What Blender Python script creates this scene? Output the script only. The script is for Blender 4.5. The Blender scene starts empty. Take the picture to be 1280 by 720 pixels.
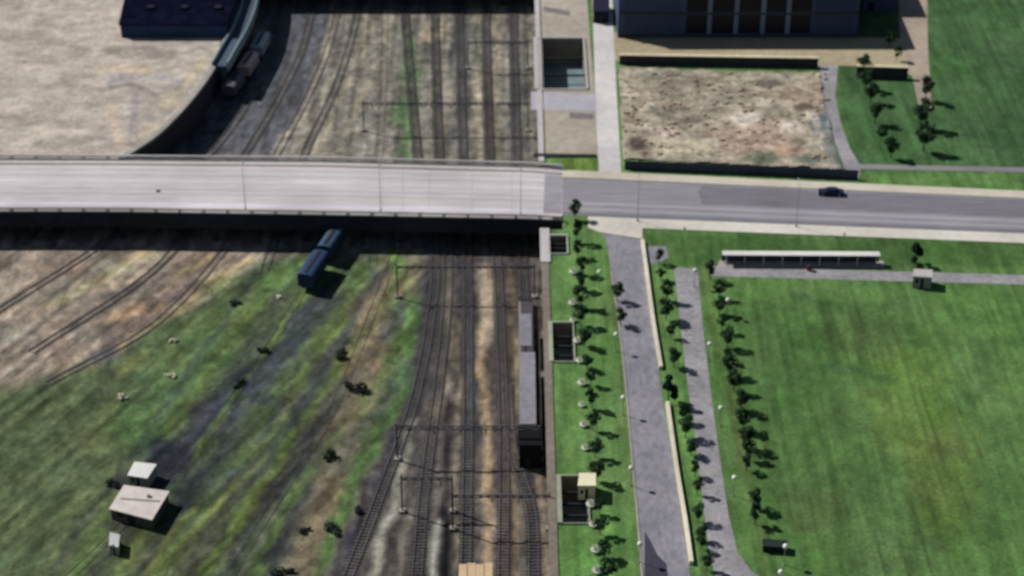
import bpy, bmesh, math, random
import numpy as np
from mathutils import Vector
R = math.radians
random.seed(7); RNG = np.random.default_rng(7)
SC = bpy.context.scene
COL = SC.collection

# ---------------------------------------------------------------- camera, sky, sun
CAMH, PITCH, F = 189.0, R(32.0), 2400.0       # F in pixels of the 1280 wide photograph
cd = bpy.data.cameras.new('camera'); cam = bpy.data.objects.new('camera', cd); COL.objects.link(cam)
cam.location = (0, 0, CAMH); cam.rotation_euler = (R(90) - PITCH, 0, 0)
cd.sensor_width = 36; cd.lens = F / 1280 * 36; cd.clip_start = 1; cd.clip_end = 8000
cd.dof.use_dof = True; cd.dof.focus_distance = 140.0; cd.dof.aperture_fstop = 0.185
SC.camera = cam
SHX, SHY = 0.95, -0.50                         # shadow offset per metre of height
sun_az = math.atan2(-SHX, -SHY); sun_el = math.atan2(1, math.hypot(SHX, SHY))
W = bpy.data.worlds.new('World'); SC.world = W; W.use_nodes = True
nt = W.node_tree; bg = nt.nodes['Background']
sky = nt.nodes.new('ShaderNodeTexSky'); sky.sky_type = 'NISHITA'; sky.sun_disc = False
sky.sun_elevation = sun_el; sky.sun_rotation = sun_az % (2 * math.pi); sky.altitude = 150
nt.links.new(sky.outputs[0], bg.inputs[0]); bg.inputs[1].default_value = 0.05
ld = bpy.data.lights.new('sun', 'SUN'); ld.energy = 5.0; ld.angle = R(0.5); ld.color = (1.0, 0.965, 0.935)
sun = bpy.data.objects.new('sun', ld); COL.objects.link(sun)
sun.rotation_euler = Vector((SHX, SHY, -1)).to_track_quat('-Z', 'Y').to_euler(); sun.location = (-300, 500, 400)
SC.view_settings.view_transform = 'Standard'; SC.view_settings.look = 'None'
SC.view_settings.gamma = 1; SC.view_settings.exposure = -0.30; SC.view_settings.use_curve_mapping = False

# ---------------------------------------------------------------- helpers
LOW = -6.5                                     # level of the tracks; the park and streets are at 0
def P(px, py, z=0.0):
    a, b = px - 640, 360 - py
    dx, dy, dz = a, F * math.cos(PITCH) + b * math.sin(PITCH), -F * math.sin(PITCH) + b * math.cos(PITCH)
    t = (z - CAMH) / dz
    return (dx * t, dy * t)
def toPix(x, y, z):                            # numpy inverse of P
    zz = z - CAMH
    d = y * math.cos(PITCH) - zz * math.sin(PITCH)
    return 640 + F * x / d, 360 - F * (y * math.sin(PITCH) + zz * math.cos(PITCH)) / d
def lin(c):
    c = np.asarray(c, float) / 255
    return np.where(c <= .04045, c / 12.92, ((c + .055) / 1.055) ** 2.4)
K = 0.90
def alb(c): return tuple(float(v) for v in np.clip(lin(c) / K, 0, .85))

def tag(o, label=None, cat=None, group=None, kind=None):
    if label: o['label'] = label
    if cat: o['category'] = cat
    if group: o['group'] = group
    if kind: o['kind'] = kind
    return o
def empty(name, loc=(0, 0, 0), rz=0, **k):
    o = bpy.data.objects.new(name, None); COL.objects.link(o)
    o.location = loc; o.rotation_euler = (0, 0, rz); o.empty_display_size = .3
    return tag(o, **k)
def copy_tree(o, parent=None):
    c = o.copy(); COL.objects.link(c); c.parent = parent
    for ch in list(o.children): copy_tree(ch, c)
    return c

class MB:
    def __init__(s): s.v = []; s.f = []
    def add(s, v, f):
        n = len(s.v); s.v += [tuple(p) for p in v]; s.f += [tuple(i + n for i in q) for q in f]; return s
    def box(s, x0, x1, y0, y1, z0, z1):
        return s.add([(x0,y0,z0),(x1,y0,z0),(x1,y1,z0),(x0,y1,z0),(x0,y0,z1),(x1,y0,z1),(x1,y1,z1),(x0,y1,z1)],
                     [(3,2,1,0),(4,5,6,7),(0,1,5,4),(1,2,6,5),(2,3,7,6),(3,0,4,7)])
    def prism(s, pts, z0, z1):
        ar = sum(pts[i][0]*pts[(i+1)%len(pts)][1]-pts[(i+1)%len(pts)][0]*pts[i][1] for i in range(len(pts)))
        if ar < 0: pts = pts[::-1]
        n = len(pts)
        v = [(x, y, z0) for x, y in pts] + [(x, y, z1) for x, y in pts]
        return s.add(v, [tuple(range(n-1, -1, -1)), tuple(range(n, 2*n))] + [(i, (i+1)%n, (i+1)%n+n, i+n) for i in range(n)])
    def bar(s, a, b, w, h=None, taper=1.0):
        a, b = Vector(a), Vector(b); h = h or w
        d = (b - a).normalized(); up = Vector((0,0,1)) if abs(d.z) < .95 else Vector((0,1,0))
        r = d.cross(up).normalized(); u = r.cross(d)
        v = []
        for p, k in ((a, 1), (b, taper)):
            v += [p + r*w*k/2*i + u*h*k/2*j for i, j in ((-1,-1),(1,-1),(1,1),(-1,1))]
        return s.add(v, [(0,1,2,3),(7,6,5,4),(0,4,5,1),(1,5,6,2),(2,6,7,3),(3,7,4,0)])
    def tube(s, a, b, r0, r1=None, n=8):
        a, b = Vector(a), Vector(b); r1 = r0 if r1 is None else r1
        d = (b - a).normalized(); up = Vector((0,0,1)) if abs(d.z) < .95 else Vector((0,1,0))
        r = d.cross(up).normalized(); u = r.cross(d); v = []
        for p, k in ((a, r0), (b, r1)):
            v += [p + (r*math.cos(t) + u*math.sin(t))*k for t in [2*math.pi*i/n for i in range(n)]]
        return s.add(v, [tuple(range(n)), tuple(range(2*n-1, n-1, -1))] + [(i, i+n, (i+1)%n+n, (i+1)%n) for i in range(n)])
    def ball(s, c, r, n=8, m=6, sq=1.0):
        v = []; f = []
        for j in range(m+1):
            t = math.pi*j/m
            for i in range(n):
                a = 2*math.pi*i/n
                v.append((c[0]+r*math.sin(t)*math.cos(a), c[1]+r*math.sin(t)*math.sin(a), c[2]+r*sq*math.cos(t)))
        for j in range(m):
            for i in range(n): f.append((j*n+i, (j+1)*n+i, (j+1)*n+(i+1)%n, j*n+(i+1)%n))
        return s.add(v, f)
    def build(s, name, mat, parent=None, bevel=0, smooth=False):
        me = bpy.data.meshes.new(name); me.from_pydata(s.v, [], s.f); me.validate(); me.update()
        bm = bmesh.new(); bm.from_mesh(me); bmesh.ops.recalc_face_normals(bm, faces=bm.faces); bm.to_mesh(me); bm.free()
        if smooth: me.polygons.foreach_set('use_smooth', [True]*len(me.polygons))
        o = bpy.data.objects.new(name, me); COL.objects.link(o); me.materials.append(mat)
        if bevel:
            m = o.modifiers.new('b', 'BEVEL'); m.width = bevel; m.segments = 2; m.limit_method = 'ANGLE'
        o.parent = parent
        return o

# ---------------------------------------------------------------- materials
MATS = {}
def mat(name, c, var=0.25, scale=1.0, rough=0.85, stretch=(1, 1, 1), rot=0, c2=None, bump=0.0, metal=0, big=0.05, bigvar=0.3, spec=0.12):
    """colour with two scales of procedural variation in world space"""
    if name in MATS: return MATS[name]
    m = bpy.data.materials.new(name); m.use_nodes = True; MATS[name] = m
    N, L = m.node_tree.nodes, m.node_tree.links; b = N['Principled BSDF']
    geo = N.new('ShaderNodeNewGeometry'); mp = N.new('ShaderNodeMapping'); mp.inputs['Scale'].default_value = stretch
    mp.inputs['Rotation'].default_value = (0, 0, rot)
    L.new(geo.outputs['Position'], mp.inputs[0])
    n1 = N.new('ShaderNodeTexNoise'); n1.inputs['Scale'].default_value = scale; n1.inputs['Detail'].default_value = 6; n1.inputs['Roughness'].default_value = .7
    n2 = N.new('ShaderNodeTexNoise'); n2.inputs['Scale'].default_value = big; n2.inputs['Detail'].default_value = 4
    L.new(mp.outputs[0], n1.inputs['Vector']); L.new(geo.outputs['Position'], n2.inputs['Vector'])
    r1 = N.new('ShaderNodeMapRange'); r1.inputs[1].default_value = .3; r1.inputs[2].default_value = .7; r1.inputs[3].default_value = 1 - var; r1.inputs[4].default_value = 1 + var
    r2 = N.new('ShaderNodeMapRange'); r2.inputs[1].default_value = .35; r2.inputs[2].default_value = .65; r2.inputs[3].default_value = 1 - bigvar/2; r2.inputs[4].default_value = 1 + bigvar/2
    L.new(n1.outputs[0], r1.inputs[0]); L.new(n2.outputs[0], r2.inputs[0])
    mul = N.new('ShaderNodeMath'); mul.operation = 'MULTIPLY'; L.new(r1.outputs[0], mul.inputs[0]); L.new(r2.outputs[0], mul.inputs[1])
    mix = N.new('ShaderNodeMix'); mix.data_type = 'RGBA'; L.new(n2.outputs[0], mix.inputs[0])
    mix.inputs[6].default_value = (*c, 1); mix.inputs[7].default_value = (*(c2 or c), 1)
    vm = N.new('ShaderNodeVectorMath'); vm.operation = 'SCALE'; L.new(mix.outputs[2], vm.inputs[0]); L.new(mul.outputs[0], vm.inputs['Scale'])
    L.new(vm.outputs[0], b.inputs['Base Color'])
    b.inputs['Roughness'].default_value = rough; b.inputs['Metallic'].default_value = metal
    b.inputs['Specular IOR Level'].default_value = spec
    if bump:
        bp = N.new('ShaderNodeBump'); bp.inputs['Strength'].default_value = bump; bp.inputs['Distance'].default_value = .1
        L.new(n1.outputs[0], bp.inputs['Height']); L.new(bp.outputs[0], b.inputs['Normal'])
    return m
def attr_mat(name, fine=1.6, var=.38, bump=.6):
    m = bpy.data.materials.new(name); m.use_nodes = True
    N, L = m.node_tree.nodes, m.node_tree.links; b = N['Principled BSDF']
    at = N.new('ShaderNodeAttribute'); at.attribute_name = 'soil'
    geo = N.new('ShaderNodeNewGeometry'); n1 = N.new('ShaderNodeTexNoise'); n1.inputs['Scale'].default_value = fine; n1.inputs['Detail'].default_value = 5; n1.inputs['Roughness'].default_value = .75
    L.new(geo.outputs['Position'], n1.inputs['Vector'])
    r1 = N.new('ShaderNodeMapRange'); r1.inputs[1].default_value = .3; r1.inputs[2].default_value = .7; r1.inputs[3].default_value = 1 - var; r1.inputs[4].default_value = 1 + var
    L.new(n1.outputs[0], r1.inputs[0])
    vm = N.new('ShaderNodeVectorMath'); vm.operation = 'SCALE'; L.new(at.outputs['Color'], vm.inputs[0]); L.new(r1.outputs[0], vm.inputs['Scale'])
    L.new(vm.outputs[0], b.inputs['Base Color']); b.inputs['Roughness'].default_value = .95; b.inputs['Specular IOR Level'].default_value = .15
    bp = N.new('ShaderNodeBump'); bp.inputs['Strength'].default_value = bump; bp.inputs['Distance'].default_value = .15
    L.new(n1.outputs[0], bp.inputs['Height']); L.new(bp.outputs[0], b.inputs['Normal'])
    return m
CONC = mat('concrete_pale', alb((188, 182, 178)), .12, .6, bigvar=.2, c2=alb((172, 168, 168)))
CONC2 = mat('concrete_weathered', alb((150, 146, 138)), .2, .5)
WALLC = mat('concrete_wall', alb((122, 116, 106)), .2, .4, stretch=(1, 1, .3))
WHITE = mat('white_paint', (.78, .77, .72), .06, 1)
GANT = mat('gantry_steel', (.07, .072, .08), .3, 2, rough=.7)
DARKST = mat('dark_steel', (.03, .032, .036), .3, 2, rough=.6)
RUST = mat('rail_steel', (.20, .19, .19), .3, 1.5, rough=.5, metal=.4)
TIE = mat('tarred_timber', (.115, .103, .098), .5, 1.2)
TIEW = mat('weathered_timber', (.115, .105, .10), .45, 1.2)
TIEG = mat('mossy_timber', (.075, .08, .055), .5, .8, c2=(.10, .085, .07))
MOSSR = mat('overgrown_rail', (.075, .07, .045), .4, .8)
WEARR = mat('worn_rail', (.16, .145, .135), .3, .8)
SHADEC = mat('shade_dark_concrete', (.03, .032, .045), .3, .4)  # shade beneath the bridges is put into this near-black colour
BARK = mat('bark', (.06, .045, .035), .3, 6)
LEAF = mat('leaves_dark', (.016, .042, .022), .45, 1.3, c2=(.036, .075, .03), big=.35)
LEAF2 = mat('leaves_scrub', (.035, .055, .028), .45, 1.3, c2=(.05, .06, .035), big=.2)
EVER = mat('evergreen_needles', (.012, .025, .018), .4, 1.5)
HIGHL = mat('crown_highlight', (.55, .58, .45), .3, 4)

# ---------------------------------------------------------------- numpy noise and painting
def vnoise(x, y, seed):
    g = np.random.default_rng(seed).random((256, 256))
    xi, yi = np.floor(x).astype(int), np.floor(y).astype(int); fx, fy = x - xi, y - yi
    fx = fx*fx*(3-2*fx); fy = fy*fy*(3-2*fy)
    a, b = g[xi & 255, yi & 255], g[(xi+1) & 255, yi & 255]; c, d = g[xi & 255, (yi+1) & 255], g[(xi+1) & 255, (yi+1) & 255]
    return (a*(1-fx)+b*fx)*(1-fy) + (c*(1-fx)+d*fx)*fy
def fbm(x, y, seed, octv=4):
    s = 0; a = .5; t = 0
    for k in range(octv):
        s = s + a*vnoise(x*2**k + 17*k, y*2**k + 5*k, seed+k); t += a; a *= .55
    return s/t
def segdist(X, Y, pts):
    d = np.full(X.shape, 1e9)
    for (x0, y0), (x1, y1) in zip(pts[:-1], pts[1:]):
        vx, vy = x1-x0, y1-y0; t = np.clip(((X-x0)*vx+(Y-y0)*vy)/(vx*vx+vy*vy+1e-9), 0, 1)
        d = np.minimum(d, np.hypot(X-x0-t*vx, Y-y0-t*vy))
    return d
def inside(X, Y, pts):
    c = np.zeros(X.shape, bool); n = len(pts)
    for i in range(n):
        (x0, y0), (x1, y1) = pts[i], pts[(i+1) % n]
        if y0 == y1: continue
        c ^= ((y0 > Y) != (y1 > Y)) & (X < (x1-x0)*(Y-y0)/(y1-y0)+x0)
    return c
def polymask(X, Y, pts, soft):
    d = segdist(X, Y, pts + [pts[0]]); s = np.where(inside(X, Y, pts), d, -d)
    return np.clip(.5 + s/(2*soft), 0, 1)
class Paint:
    """soil and vegetation colours of a ground sheet, laid out on the surveyed plan"""
    def __init__(s, X, Y, base, seed=1):
        s.X, s.Y = X, Y; s.C = np.tile(lin(base)/K, (X.size, 1)); s.seed = seed
    def _mix(s, m, c, k):
        m = (m*k)[:, None]; s.C = s.C*(1-m) + (lin(c)/K)[None]*m
    def poly(s, pts, c, soft=6, k=1): s._mix(polymask(s.X, s.Y, pts, soft), c, k)
    def stroke(s, pts, w, c, k=.85, rag=.6):
        d = segdist(s.X, s.Y, pts); s.seed += 1
        w2 = w/2*(1 + rag*(fbm(s.X/14, s.Y/14, s.seed)*2-1)*1.6)
        k2 = .55 + .9*(fbm(s.X/22, s.Y/22, s.seed+50)-.2)
        s._mix(np.clip(.5 + (w2-d)/(w*.5+3), 0, 1), c, np.clip(k*k2, 0, 1))
    def blob(s, x, y, rx, ry, c, k=.8):
        s.seed += 1
        d = np.hypot((s.X-x)/rx, (s.Y-y)/ry) + .6*(fbm(s.X/12, s.Y/12, s.seed)-.5)
        s._mix(np.clip((1.15-d)*2, 0, 1), c, k)
def grid(name, x0, x1, y0, y1, z, step, paint, keep=None, heights=None, kind='structure'):
    xs = np.arange(x0, x1+step/2, step); ys = np.arange(y0, y1+step/2, step); nx, ny = len(xs), len(ys)
    XX, YY = np.meshgrid(xs, ys); XX, YY = XX.ravel(), YY.ravel()
    PX, PY = toPix(XX, YY, z)
    C = paint(PX, PY, XX, YY)
    Z = np.full(XX.shape, z) + (heights(XX, YY, PX, PY) if heights else 0)
    i = np.arange(nx*ny).reshape(ny, nx); q = np.stack([i[:-1, :-1], i[:-1, 1:], i[1:, 1:], i[1:, :-1]], -1).reshape(-1, 4)
    if keep is not None:
        cx, cy = XX[q].mean(1), YY[q].mean(1); q = q[keep(cx, cy, *toPix(cx, cy, z))]
    me = bpy.data.meshes.new(name); me.vertices.add(nx*ny); me.vertices.foreach_set('co', np.stack([XX, YY, Z], 1).ravel())
    me.loops.add(q.size); me.loops.foreach_set('vertex_index', q.ravel())
    me.polygons.add(len(q)); me.polygons.foreach_set('loop_start', np.arange(len(q))*4); me.polygons.foreach_set('loop_total', np.full(len(q), 4))
    me.update(calc_edges=True)
    ca = me.color_attributes.new('soil', 'FLOAT_COLOR', 'POINT')
    ca.data.foreach_set('color', np.concatenate([np.clip(C, .003, .8), np.ones((len(C), 1))], 1).ravel())
    if heights: me.polygons.foreach_set('use_smooth', [True]*len(q))
    bm = bmesh.new(); bm.from_mesh(me); bmesh.ops.delete(bm, geom=[v for v in bm.verts if not v.link_faces], context='VERTS'); bm.to_mesh(me); bm.free()
    o = bpy.data.objects.new(name, me); COL.objects.link(o); me.materials.append(attr_mat(name+'_soil')); o['kind'] = kind
    return o
def smooth_line(pts, step=1.5):
    p = [Vector((*q, 0)) for q in pts]; p = [p[0]*2-p[1]] + p + [p[-1]*2-p[-2]]; out = []
    for i in range(1, len(p)-2):
        n = max(2, int((p[i+1]-p[i]).length/step))
        for k in range(n):
            t = k/n; a, b, c, d = p[i-1:i+3]
            out.append(.5*((2*b)+(c-a)*t+(2*a-5*b+4*c-d)*t*t+(3*b-a-3*c+d)*t**3))
    out.append(p[-2]); return out
def L2(pts, z=0): return [P(x, y, z) for x, y in pts]
ORD = 'first second third fourth fifth sixth seventh eighth ninth tenth eleventh twelfth thirteenth fourteenth fifteenth sixteenth seventeenth eighteenth nineteenth twentieth'.split()

# ---------------------------------------------------------------- the ground of the rail yard
def paint_yard(X, Y, wx, wy):
    wob = (fbm(wx/7, wy/7, 90)-.5)*16
    p = Paint(X+wob, Y+(fbm(wx/9, wy/9, 95)-.5)*14, (120, 116, 111))
    # upper yard beyond the viaduct
    p.poly([(120, 195), (345, 195), (400, 100), (425, 0), (440, -60), (300, -60), (330, 40), (270, 120), (200, 190)], (82, 84, 93), 10)
    for o, w, c in ((0, 9, (165, 155, 142)), (22, 5, (140, 132, 124)), (-32, 5, (110, 108, 110)), (-60, 4, (104, 104, 110)), (44, 8, (150, 142, 128)), (70, 6, (146, 138, 124))):
        p.stroke([(345+o, 195), (385+o, 120), (410+o, 60), (425+o, -30)], w, c)
    for x0, x1, w, c in ((545, 540, 9, (88, 85, 84)), (575, 572, 20, (80, 79, 86)), (598, 592, 9, (156, 146, 128)), (622, 618, 8, (148, 140, 124)), (612, 606, 7, (80, 76, 78)),
                         (648, 644, 24, (76, 76, 84)), (500, 498, 6, (92, 90, 88)), (470, 482, 7, (100, 96, 92)), (560, 556, 5, (140, 132, 118))):
        p.stroke([(x0, 200), (x1, -30)], w, c, .8, .9)
    p.stroke([(512, 50), (514, 120), (508, 190)], 15, (86, 116, 76)); p.blob(505, 140, 22, 18, (90, 120, 78), .7); p.blob(540, 40, 16, 14, (165, 152, 135), .8)
    p.blob(440, 90, 26, 8, (100, 96, 98), .6); p.blob(590, 60, 26, 40, (76, 80, 84), .5)
    p.stroke([(455, 143), (662, 146)], 5, (88, 88, 90), .6)
    # lower left, the overgrown sidings
    p.poly([(-60, 440), (125, 440), (300, 350), (345, 320), (535, 320), (522, 480), (455, 600), (400, 735), (-60, 735)], (80, 92, 66), 10)
    p.poly([(-60, 250), (340, 250), (345, 318), (240, 372), (130, 448), (-60, 500)], (140, 128, 120), 12)
    for pts, w, c in (([(320, 320), (220, 378), (140, 400)], 8, (184, 168, 130)), ([(190, 318), (130, 345), (60, 380)], 12, (176, 162, 128)), ([(275, 322), (200, 350), (130, 372)], 10, (96, 86, 88)),
                      ([(250, 355), (190, 385), (130, 425)], 11, (92, 82, 86)), ([(180, 345), (130, 360)], 8, (165, 145, 125)), ([(178, 385), (140, 400)], 12, (188, 160, 135)), ([(165, 425), (120, 445)], 16, (70, 66, 80)),
                      ([(265, 322), (225, 345)], 8, (180, 166, 128)), ([(290, 345), (150, 435)], 7, (170, 158, 118))):
        p.stroke(pts, w, c)
    p.blob(240, 450, 70, 60, (72, 96, 62), .65); p.blob(300, 400, 50, 25, (78, 102, 62), .7); p.blob(175, 530, 46, 40, (64, 90, 54), .7); p.blob(330, 470, 34, 44, (60, 64, 72), .6); p.blob(385, 450, 20, 30, (60, 66, 66), .6); p.blob(375, 520, 28, 22, (62, 68, 66), .5); p.blob(270, 520, 34, 26, (56, 58, 70), .7); p.blob(330, 600, 34, 20, (68, 76, 62), .6); p.blob(215, 450, 26, 10, (90, 104, 66), .5); p.blob(365, 345, 60, 24, (86, 112, 66), .8); p.blob(440, 345, 30, 18, (88, 108, 72), .7); p.blob(290, 360, 40, 14, (96, 108, 70), .6)
    for pts, w, c in (([(520, 335), (460, 400), (445, 480), (405, 600), (365, 725)], 46, (108, 98, 84)), ([(480, 350), (440, 450), (425, 560), (400, 660)], 20, (118, 106, 92)),
                      ([(400, 368), (335, 450), (262, 530), (205, 600)], 34, (54, 57, 70)), ([(420, 380), (380, 440), (330, 520), (270, 600)], 18, (66, 68, 74)), ([(440, 470), (400, 530), (360, 600), (320, 640)], 14, (62, 66, 70)), ([(470, 345), (430, 420), (395, 480), (350, 560)], 14, (64, 68, 72)), ([(300, 540), (250, 600), (215, 650)], 16, (58, 62, 68)), ([(345, 560), (285, 650), (240, 720)], 12, (58, 64, 62)), ([(390, 610), (350, 680), (325, 725)], 14, (54, 56, 62)), ([(350, 400), (300, 460), (240, 500)], 12, (66, 76, 62)), ([(250, 400), (180, 450), (140, 500)], 9, (72, 84, 58)), ([(395, 430), (335, 520), (285, 590), (210, 690)], 20, (66, 68, 74)),
                      ([(300, 470), (270, 510), (235, 560)], 20, (50, 52, 70)), ([(420, 480), (350, 590), (290, 700)], 16, (76, 76, 72)),
                      ([(380, 480), (310, 590), (250, 650), (195, 720)], 7, (106, 114, 64)), ([(430, 540), (385, 590), (345, 660), (320, 725)], 8, (104, 128, 50)), ([(250, 625), (215, 670), (180, 720)], 8, (104, 112, 62)),
                      ([(400, 570), (330, 700)], 20, (56, 58, 64)), ([(290, 640), (235, 720)], 12, (74, 80, 66)), ([(345, 630), (300, 725)], 8, (110, 112, 96)), ([(430, 400), (370, 480)], 8, (90, 108, 60)),
                      ([(525, 380), (510, 490), (452, 600), (405, 700)], 24, (80, 108, 64)), ([(497, 318), (495, 388)], 14, (96, 128, 74)), ([(532, 400), (515, 490)], 4, (112, 140, 90)),
                      ([(180, 445), (130, 480)], 12, (108, 116, 76)), ([(360, 560), (300, 660)], 10, (88, 96, 62))):
        p.stroke(pts, w, c, 1.0)
    for k in range(11):
        dx = -150 + 27*k; pts = [(x0+dx, y0) for x0, y0 in ((470, 340), (400, 440), (340, 530), (270, 630), (215, 720))]
        p.stroke(pts, 7 + 4*(k % 3), ((58, 62, 66), (84, 104, 58), (66, 70, 70), (92, 112, 56))[k % 4], .75, .9)
    p.stroke([(520, 335), (460, 400), (445, 480), (405, 600), (375, 700)], 26, (100, 94, 80), .8)
    p.blob(205, 572, 36, 28, (34, 38, 54), .9); p.blob(235, 605, 26, 30, (50, 54, 64), .6); p.blob(155, 600, 16, 14, (40, 42, 50), .8); p.blob(150, 655, 22, 12, (60, 60, 58), .7); p.blob(132, 470, 12, 40, (60, 66, 56), .6)
    # the running lines below the viaduct
    p.poly([(535, 255), (672, 255), (692, 740), (395, 740), (455, 600), (518, 480)], (86, 80, 80), 5)
    for pts, w, c in (([(540, 340), (535, 430), (520, 500), (470, 620), (425, 725)], 22, (52, 52, 66)), ([(562, 340), (560, 440), (548, 520)], 9, (132, 122, 108)),
                      ([(585, 330), (586, 540), (582, 730)], 17, (44, 46, 62)), ([(586, 400), (585, 730)], 3, (84, 108, 110)), ([(612, 335), (608, 400), (600, 470), (612, 560), (609, 730)], 10, (164, 140, 112)),
                      ([(605, 340), (612, 420)], 16, (150, 136, 122)), ([(632, 335), (630, 730)], 17, (64, 56, 58)), ([(641, 340), (643, 730)], 8, (128, 112, 90)), ([(573, 400), (572, 730)], 6, (128, 116, 100)),
                      ([(516, 530), (500, 600), (484, 660), (466, 725)], 11, (172, 170, 160)), ([(560, 500), (557, 730)], 10, (10, 10, 18)), ([(558, 640), (556, 730)], 16, (8, 8, 14)),  # near-black strips laid along the ground
                      ([(495, 548), (478, 610), (440, 690)], 11, (44, 44, 60)), ([(548, 655), (540, 730)], 8, (146, 144, 142)), ([(512, 640), (500, 730)], 8, (124, 118, 110)), ([(532, 560), (525, 725)], 14, (60, 58, 70)),
                      ([(664, 600), (670, 730)], 14, (46, 46, 60)), ([(674, 560), (684, 730)], 8, (132, 116, 98)), ([(652, 560), (655, 730)], 8, (84, 76, 76)), ([(673, 340), (676, 560)], 7, (34, 30, 32)), ([(650, 340), (658, 400)], 20, (62, 56, 62)),
                      ([(515, 350), (500, 480)], 4, (96, 128, 70))):
        p.stroke(pts, w, tuple(.85*q+.15*sum(c)/3 for q in c), .95, .45)
    # streaks along the lines of the sidings
    ca, sa = math.cos(R(-27)), math.sin(R(-27)); u, v = wx*ca+wy*sa, -wx*sa+wy*ca
    diag = polymask(X, Y, [(-60, 310), (540, 310), (520, 480), (440, 600), (380, 735), (-60, 735)], 12)
    s1 = fbm(u/1.5, v/16, 30, 3); s2 = fbm(wx/1.1, wy/22, 40, 3); s3 = fbm(wx/2.2, wy/3, 60, 5)
    st = np.where(diag > .5, s1, s2)
    s4 = fbm(wx/.9, wy/1.6, 61, 3)
    f = (1 + 1.5*(st-.5)) * (1 + 1.2*(s3-.5)) * (1 + 1.2*(s4-.5)) * (1 + .5*(fbm(wx/14, wy/18, 77, 3)-.5))
    C = p.C*f[:, None]
    g = fbm(wx/5, wy/8, 70, 4)-.5; C[:, 0] *= 1 + .35*g*diag; C[:, 2] *= .9 - .1*g*diag
    return C
YH = lambda x, y, px, py: .14*(fbm(x/3, y/3, 5, 3)-.5)
yard = grid('rail_yard', -190, 17, 195, 500, LOW, .55, paint_yard, heights=YH)
far = MB()
for x0, x1, y0, y1 in ((-2600, -190, -800, 4000), (17, 2600, -800, 4000), (-190, 17, -800, 195), (-190, 17, 500, 4000)): far.box(x0, x1, y0, y1, LOW-1, LOW-.02)
far.build('ground', mat('far_ground', (.10, .11, .075), .3, .3, c2=(.13, .12, .10)))['kind'] = 'structure'

# ---------------------------------------------------------------- light wells, terrace edge (plan positions)
def rectP(x0, y0, x1, y1, z=0):
    a, b = P((x0+x1)/2, y0, z)[1], P((x0+x1)/2, y1, z)[1]; ym = (y0+y1)/2
    return P(x0, ym, z)[0], P(x1, ym, z)[0], b, a      # x0 x1 ynear yfar
WELLS = [rectP(673, 49, 731, 112), rectP(686, 296, 709, 318), rectP(691, 405, 717, 453), rectP(702, 597, 735, 655)]
NOTCH = (5.6, P(703, 275)[0], P(680, 287)[1], P(680, 205)[1])
EX = 7.0
def keep_lawn(cx, cy, px, py):
    k = np.ones(cx.shape, bool)
    for x0, x1, y0, y1 in WELLS: k &= ~((cx > x0-.1) & (cx < x1+.1) & (cy > y0-.1) & (cy < y1+.1))
    x0, x1, y0, y1 = NOTCH; k &= ~((cx < x1) & (cy > y0) & (cy < y1))
    return k
def paint_lawn(X, Y, wx, wy):
    p = Paint(X, Y, (88, 120, 66))
    p.poly([(870, 340), (1400, 340), (1400, 760), (960, 760)], (80, 110, 60), 10)
    p.blob(1135, 500, 55, 80, (100, 124, 58), .5); p.stroke([(1035, 458), (1070, 463), (1110, 475)], 9, (56, 82, 56), .7); p.stroke([(990, 370), (1050, 382)], 9, (56, 84, 52), .6); p.blob(1180, 600, 50, 90, (92, 108, 52), .5); p.blob(1080, 420, 60, 30, (80, 100, 56), .5)
    p.blob(1015, 640, 40, 30, (82, 94, 56), .6); p.blob(1000, 460, 40, 60, (60, 96, 46), .5); p.blob(1130, 690, 60, 30, (70, 88, 54), .5)
    p.poly([(800, 290), (1400, 305), (1400, 335), (830, 335)], (60, 90, 44), 5, .8)
    p.stroke([(880, 340), (925, 560), (960, 720)], 10, (92, 100, 58), .6); p.stroke([(760, 330), (790, 600), (800, 720)], 14, (84, 102, 58), .6)
    p.poly([(1040, -60), (1400, -60), (1400, 215), (1070, 215), (1050, 130)], (66, 96, 58), 6)
    p.poly([(700, 196), (748, 196), (748, 214), (700, 212)], (96, 118, 56), 3)
    f = (1 + .8*(fbm(wx/3, wy/4, 11, 5)-.5))*(1 + .5*(fbm(wx/16, wy/16, 12, 3)-.5))*(1 + .8*(fbm(wx/.7, wy/14, 14, 2)-.5))*(1 + .5*(fbm(wx/.9, wy/1.3, 15, 2)-.5))
    C = p.C*f[:, None]; g = fbm(wx/9, wy/11, 13, 4)-.5; C[:, 0] *= 1 + .35*g; C[:, 2] *= 1 + .4*g
    return C
grid('park_lawn', EX, 150, 195, 490, 0, .5, paint_lawn, keep_lawn)
ol = MB()
for x0, x1, y0, y1 in ((150, 900, 195, 490), (EX, 900, 60, 195), (EX, 900, 490, 900)): ol.box(x0, x1, y0, y1, LOW, -.004)
ol.build('outer_park_ground', mat('outer_grass', alb((74, 100, 56)), .3, .5, c2=alb((92, 106, 60))))['kind'] = 'structure'

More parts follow.
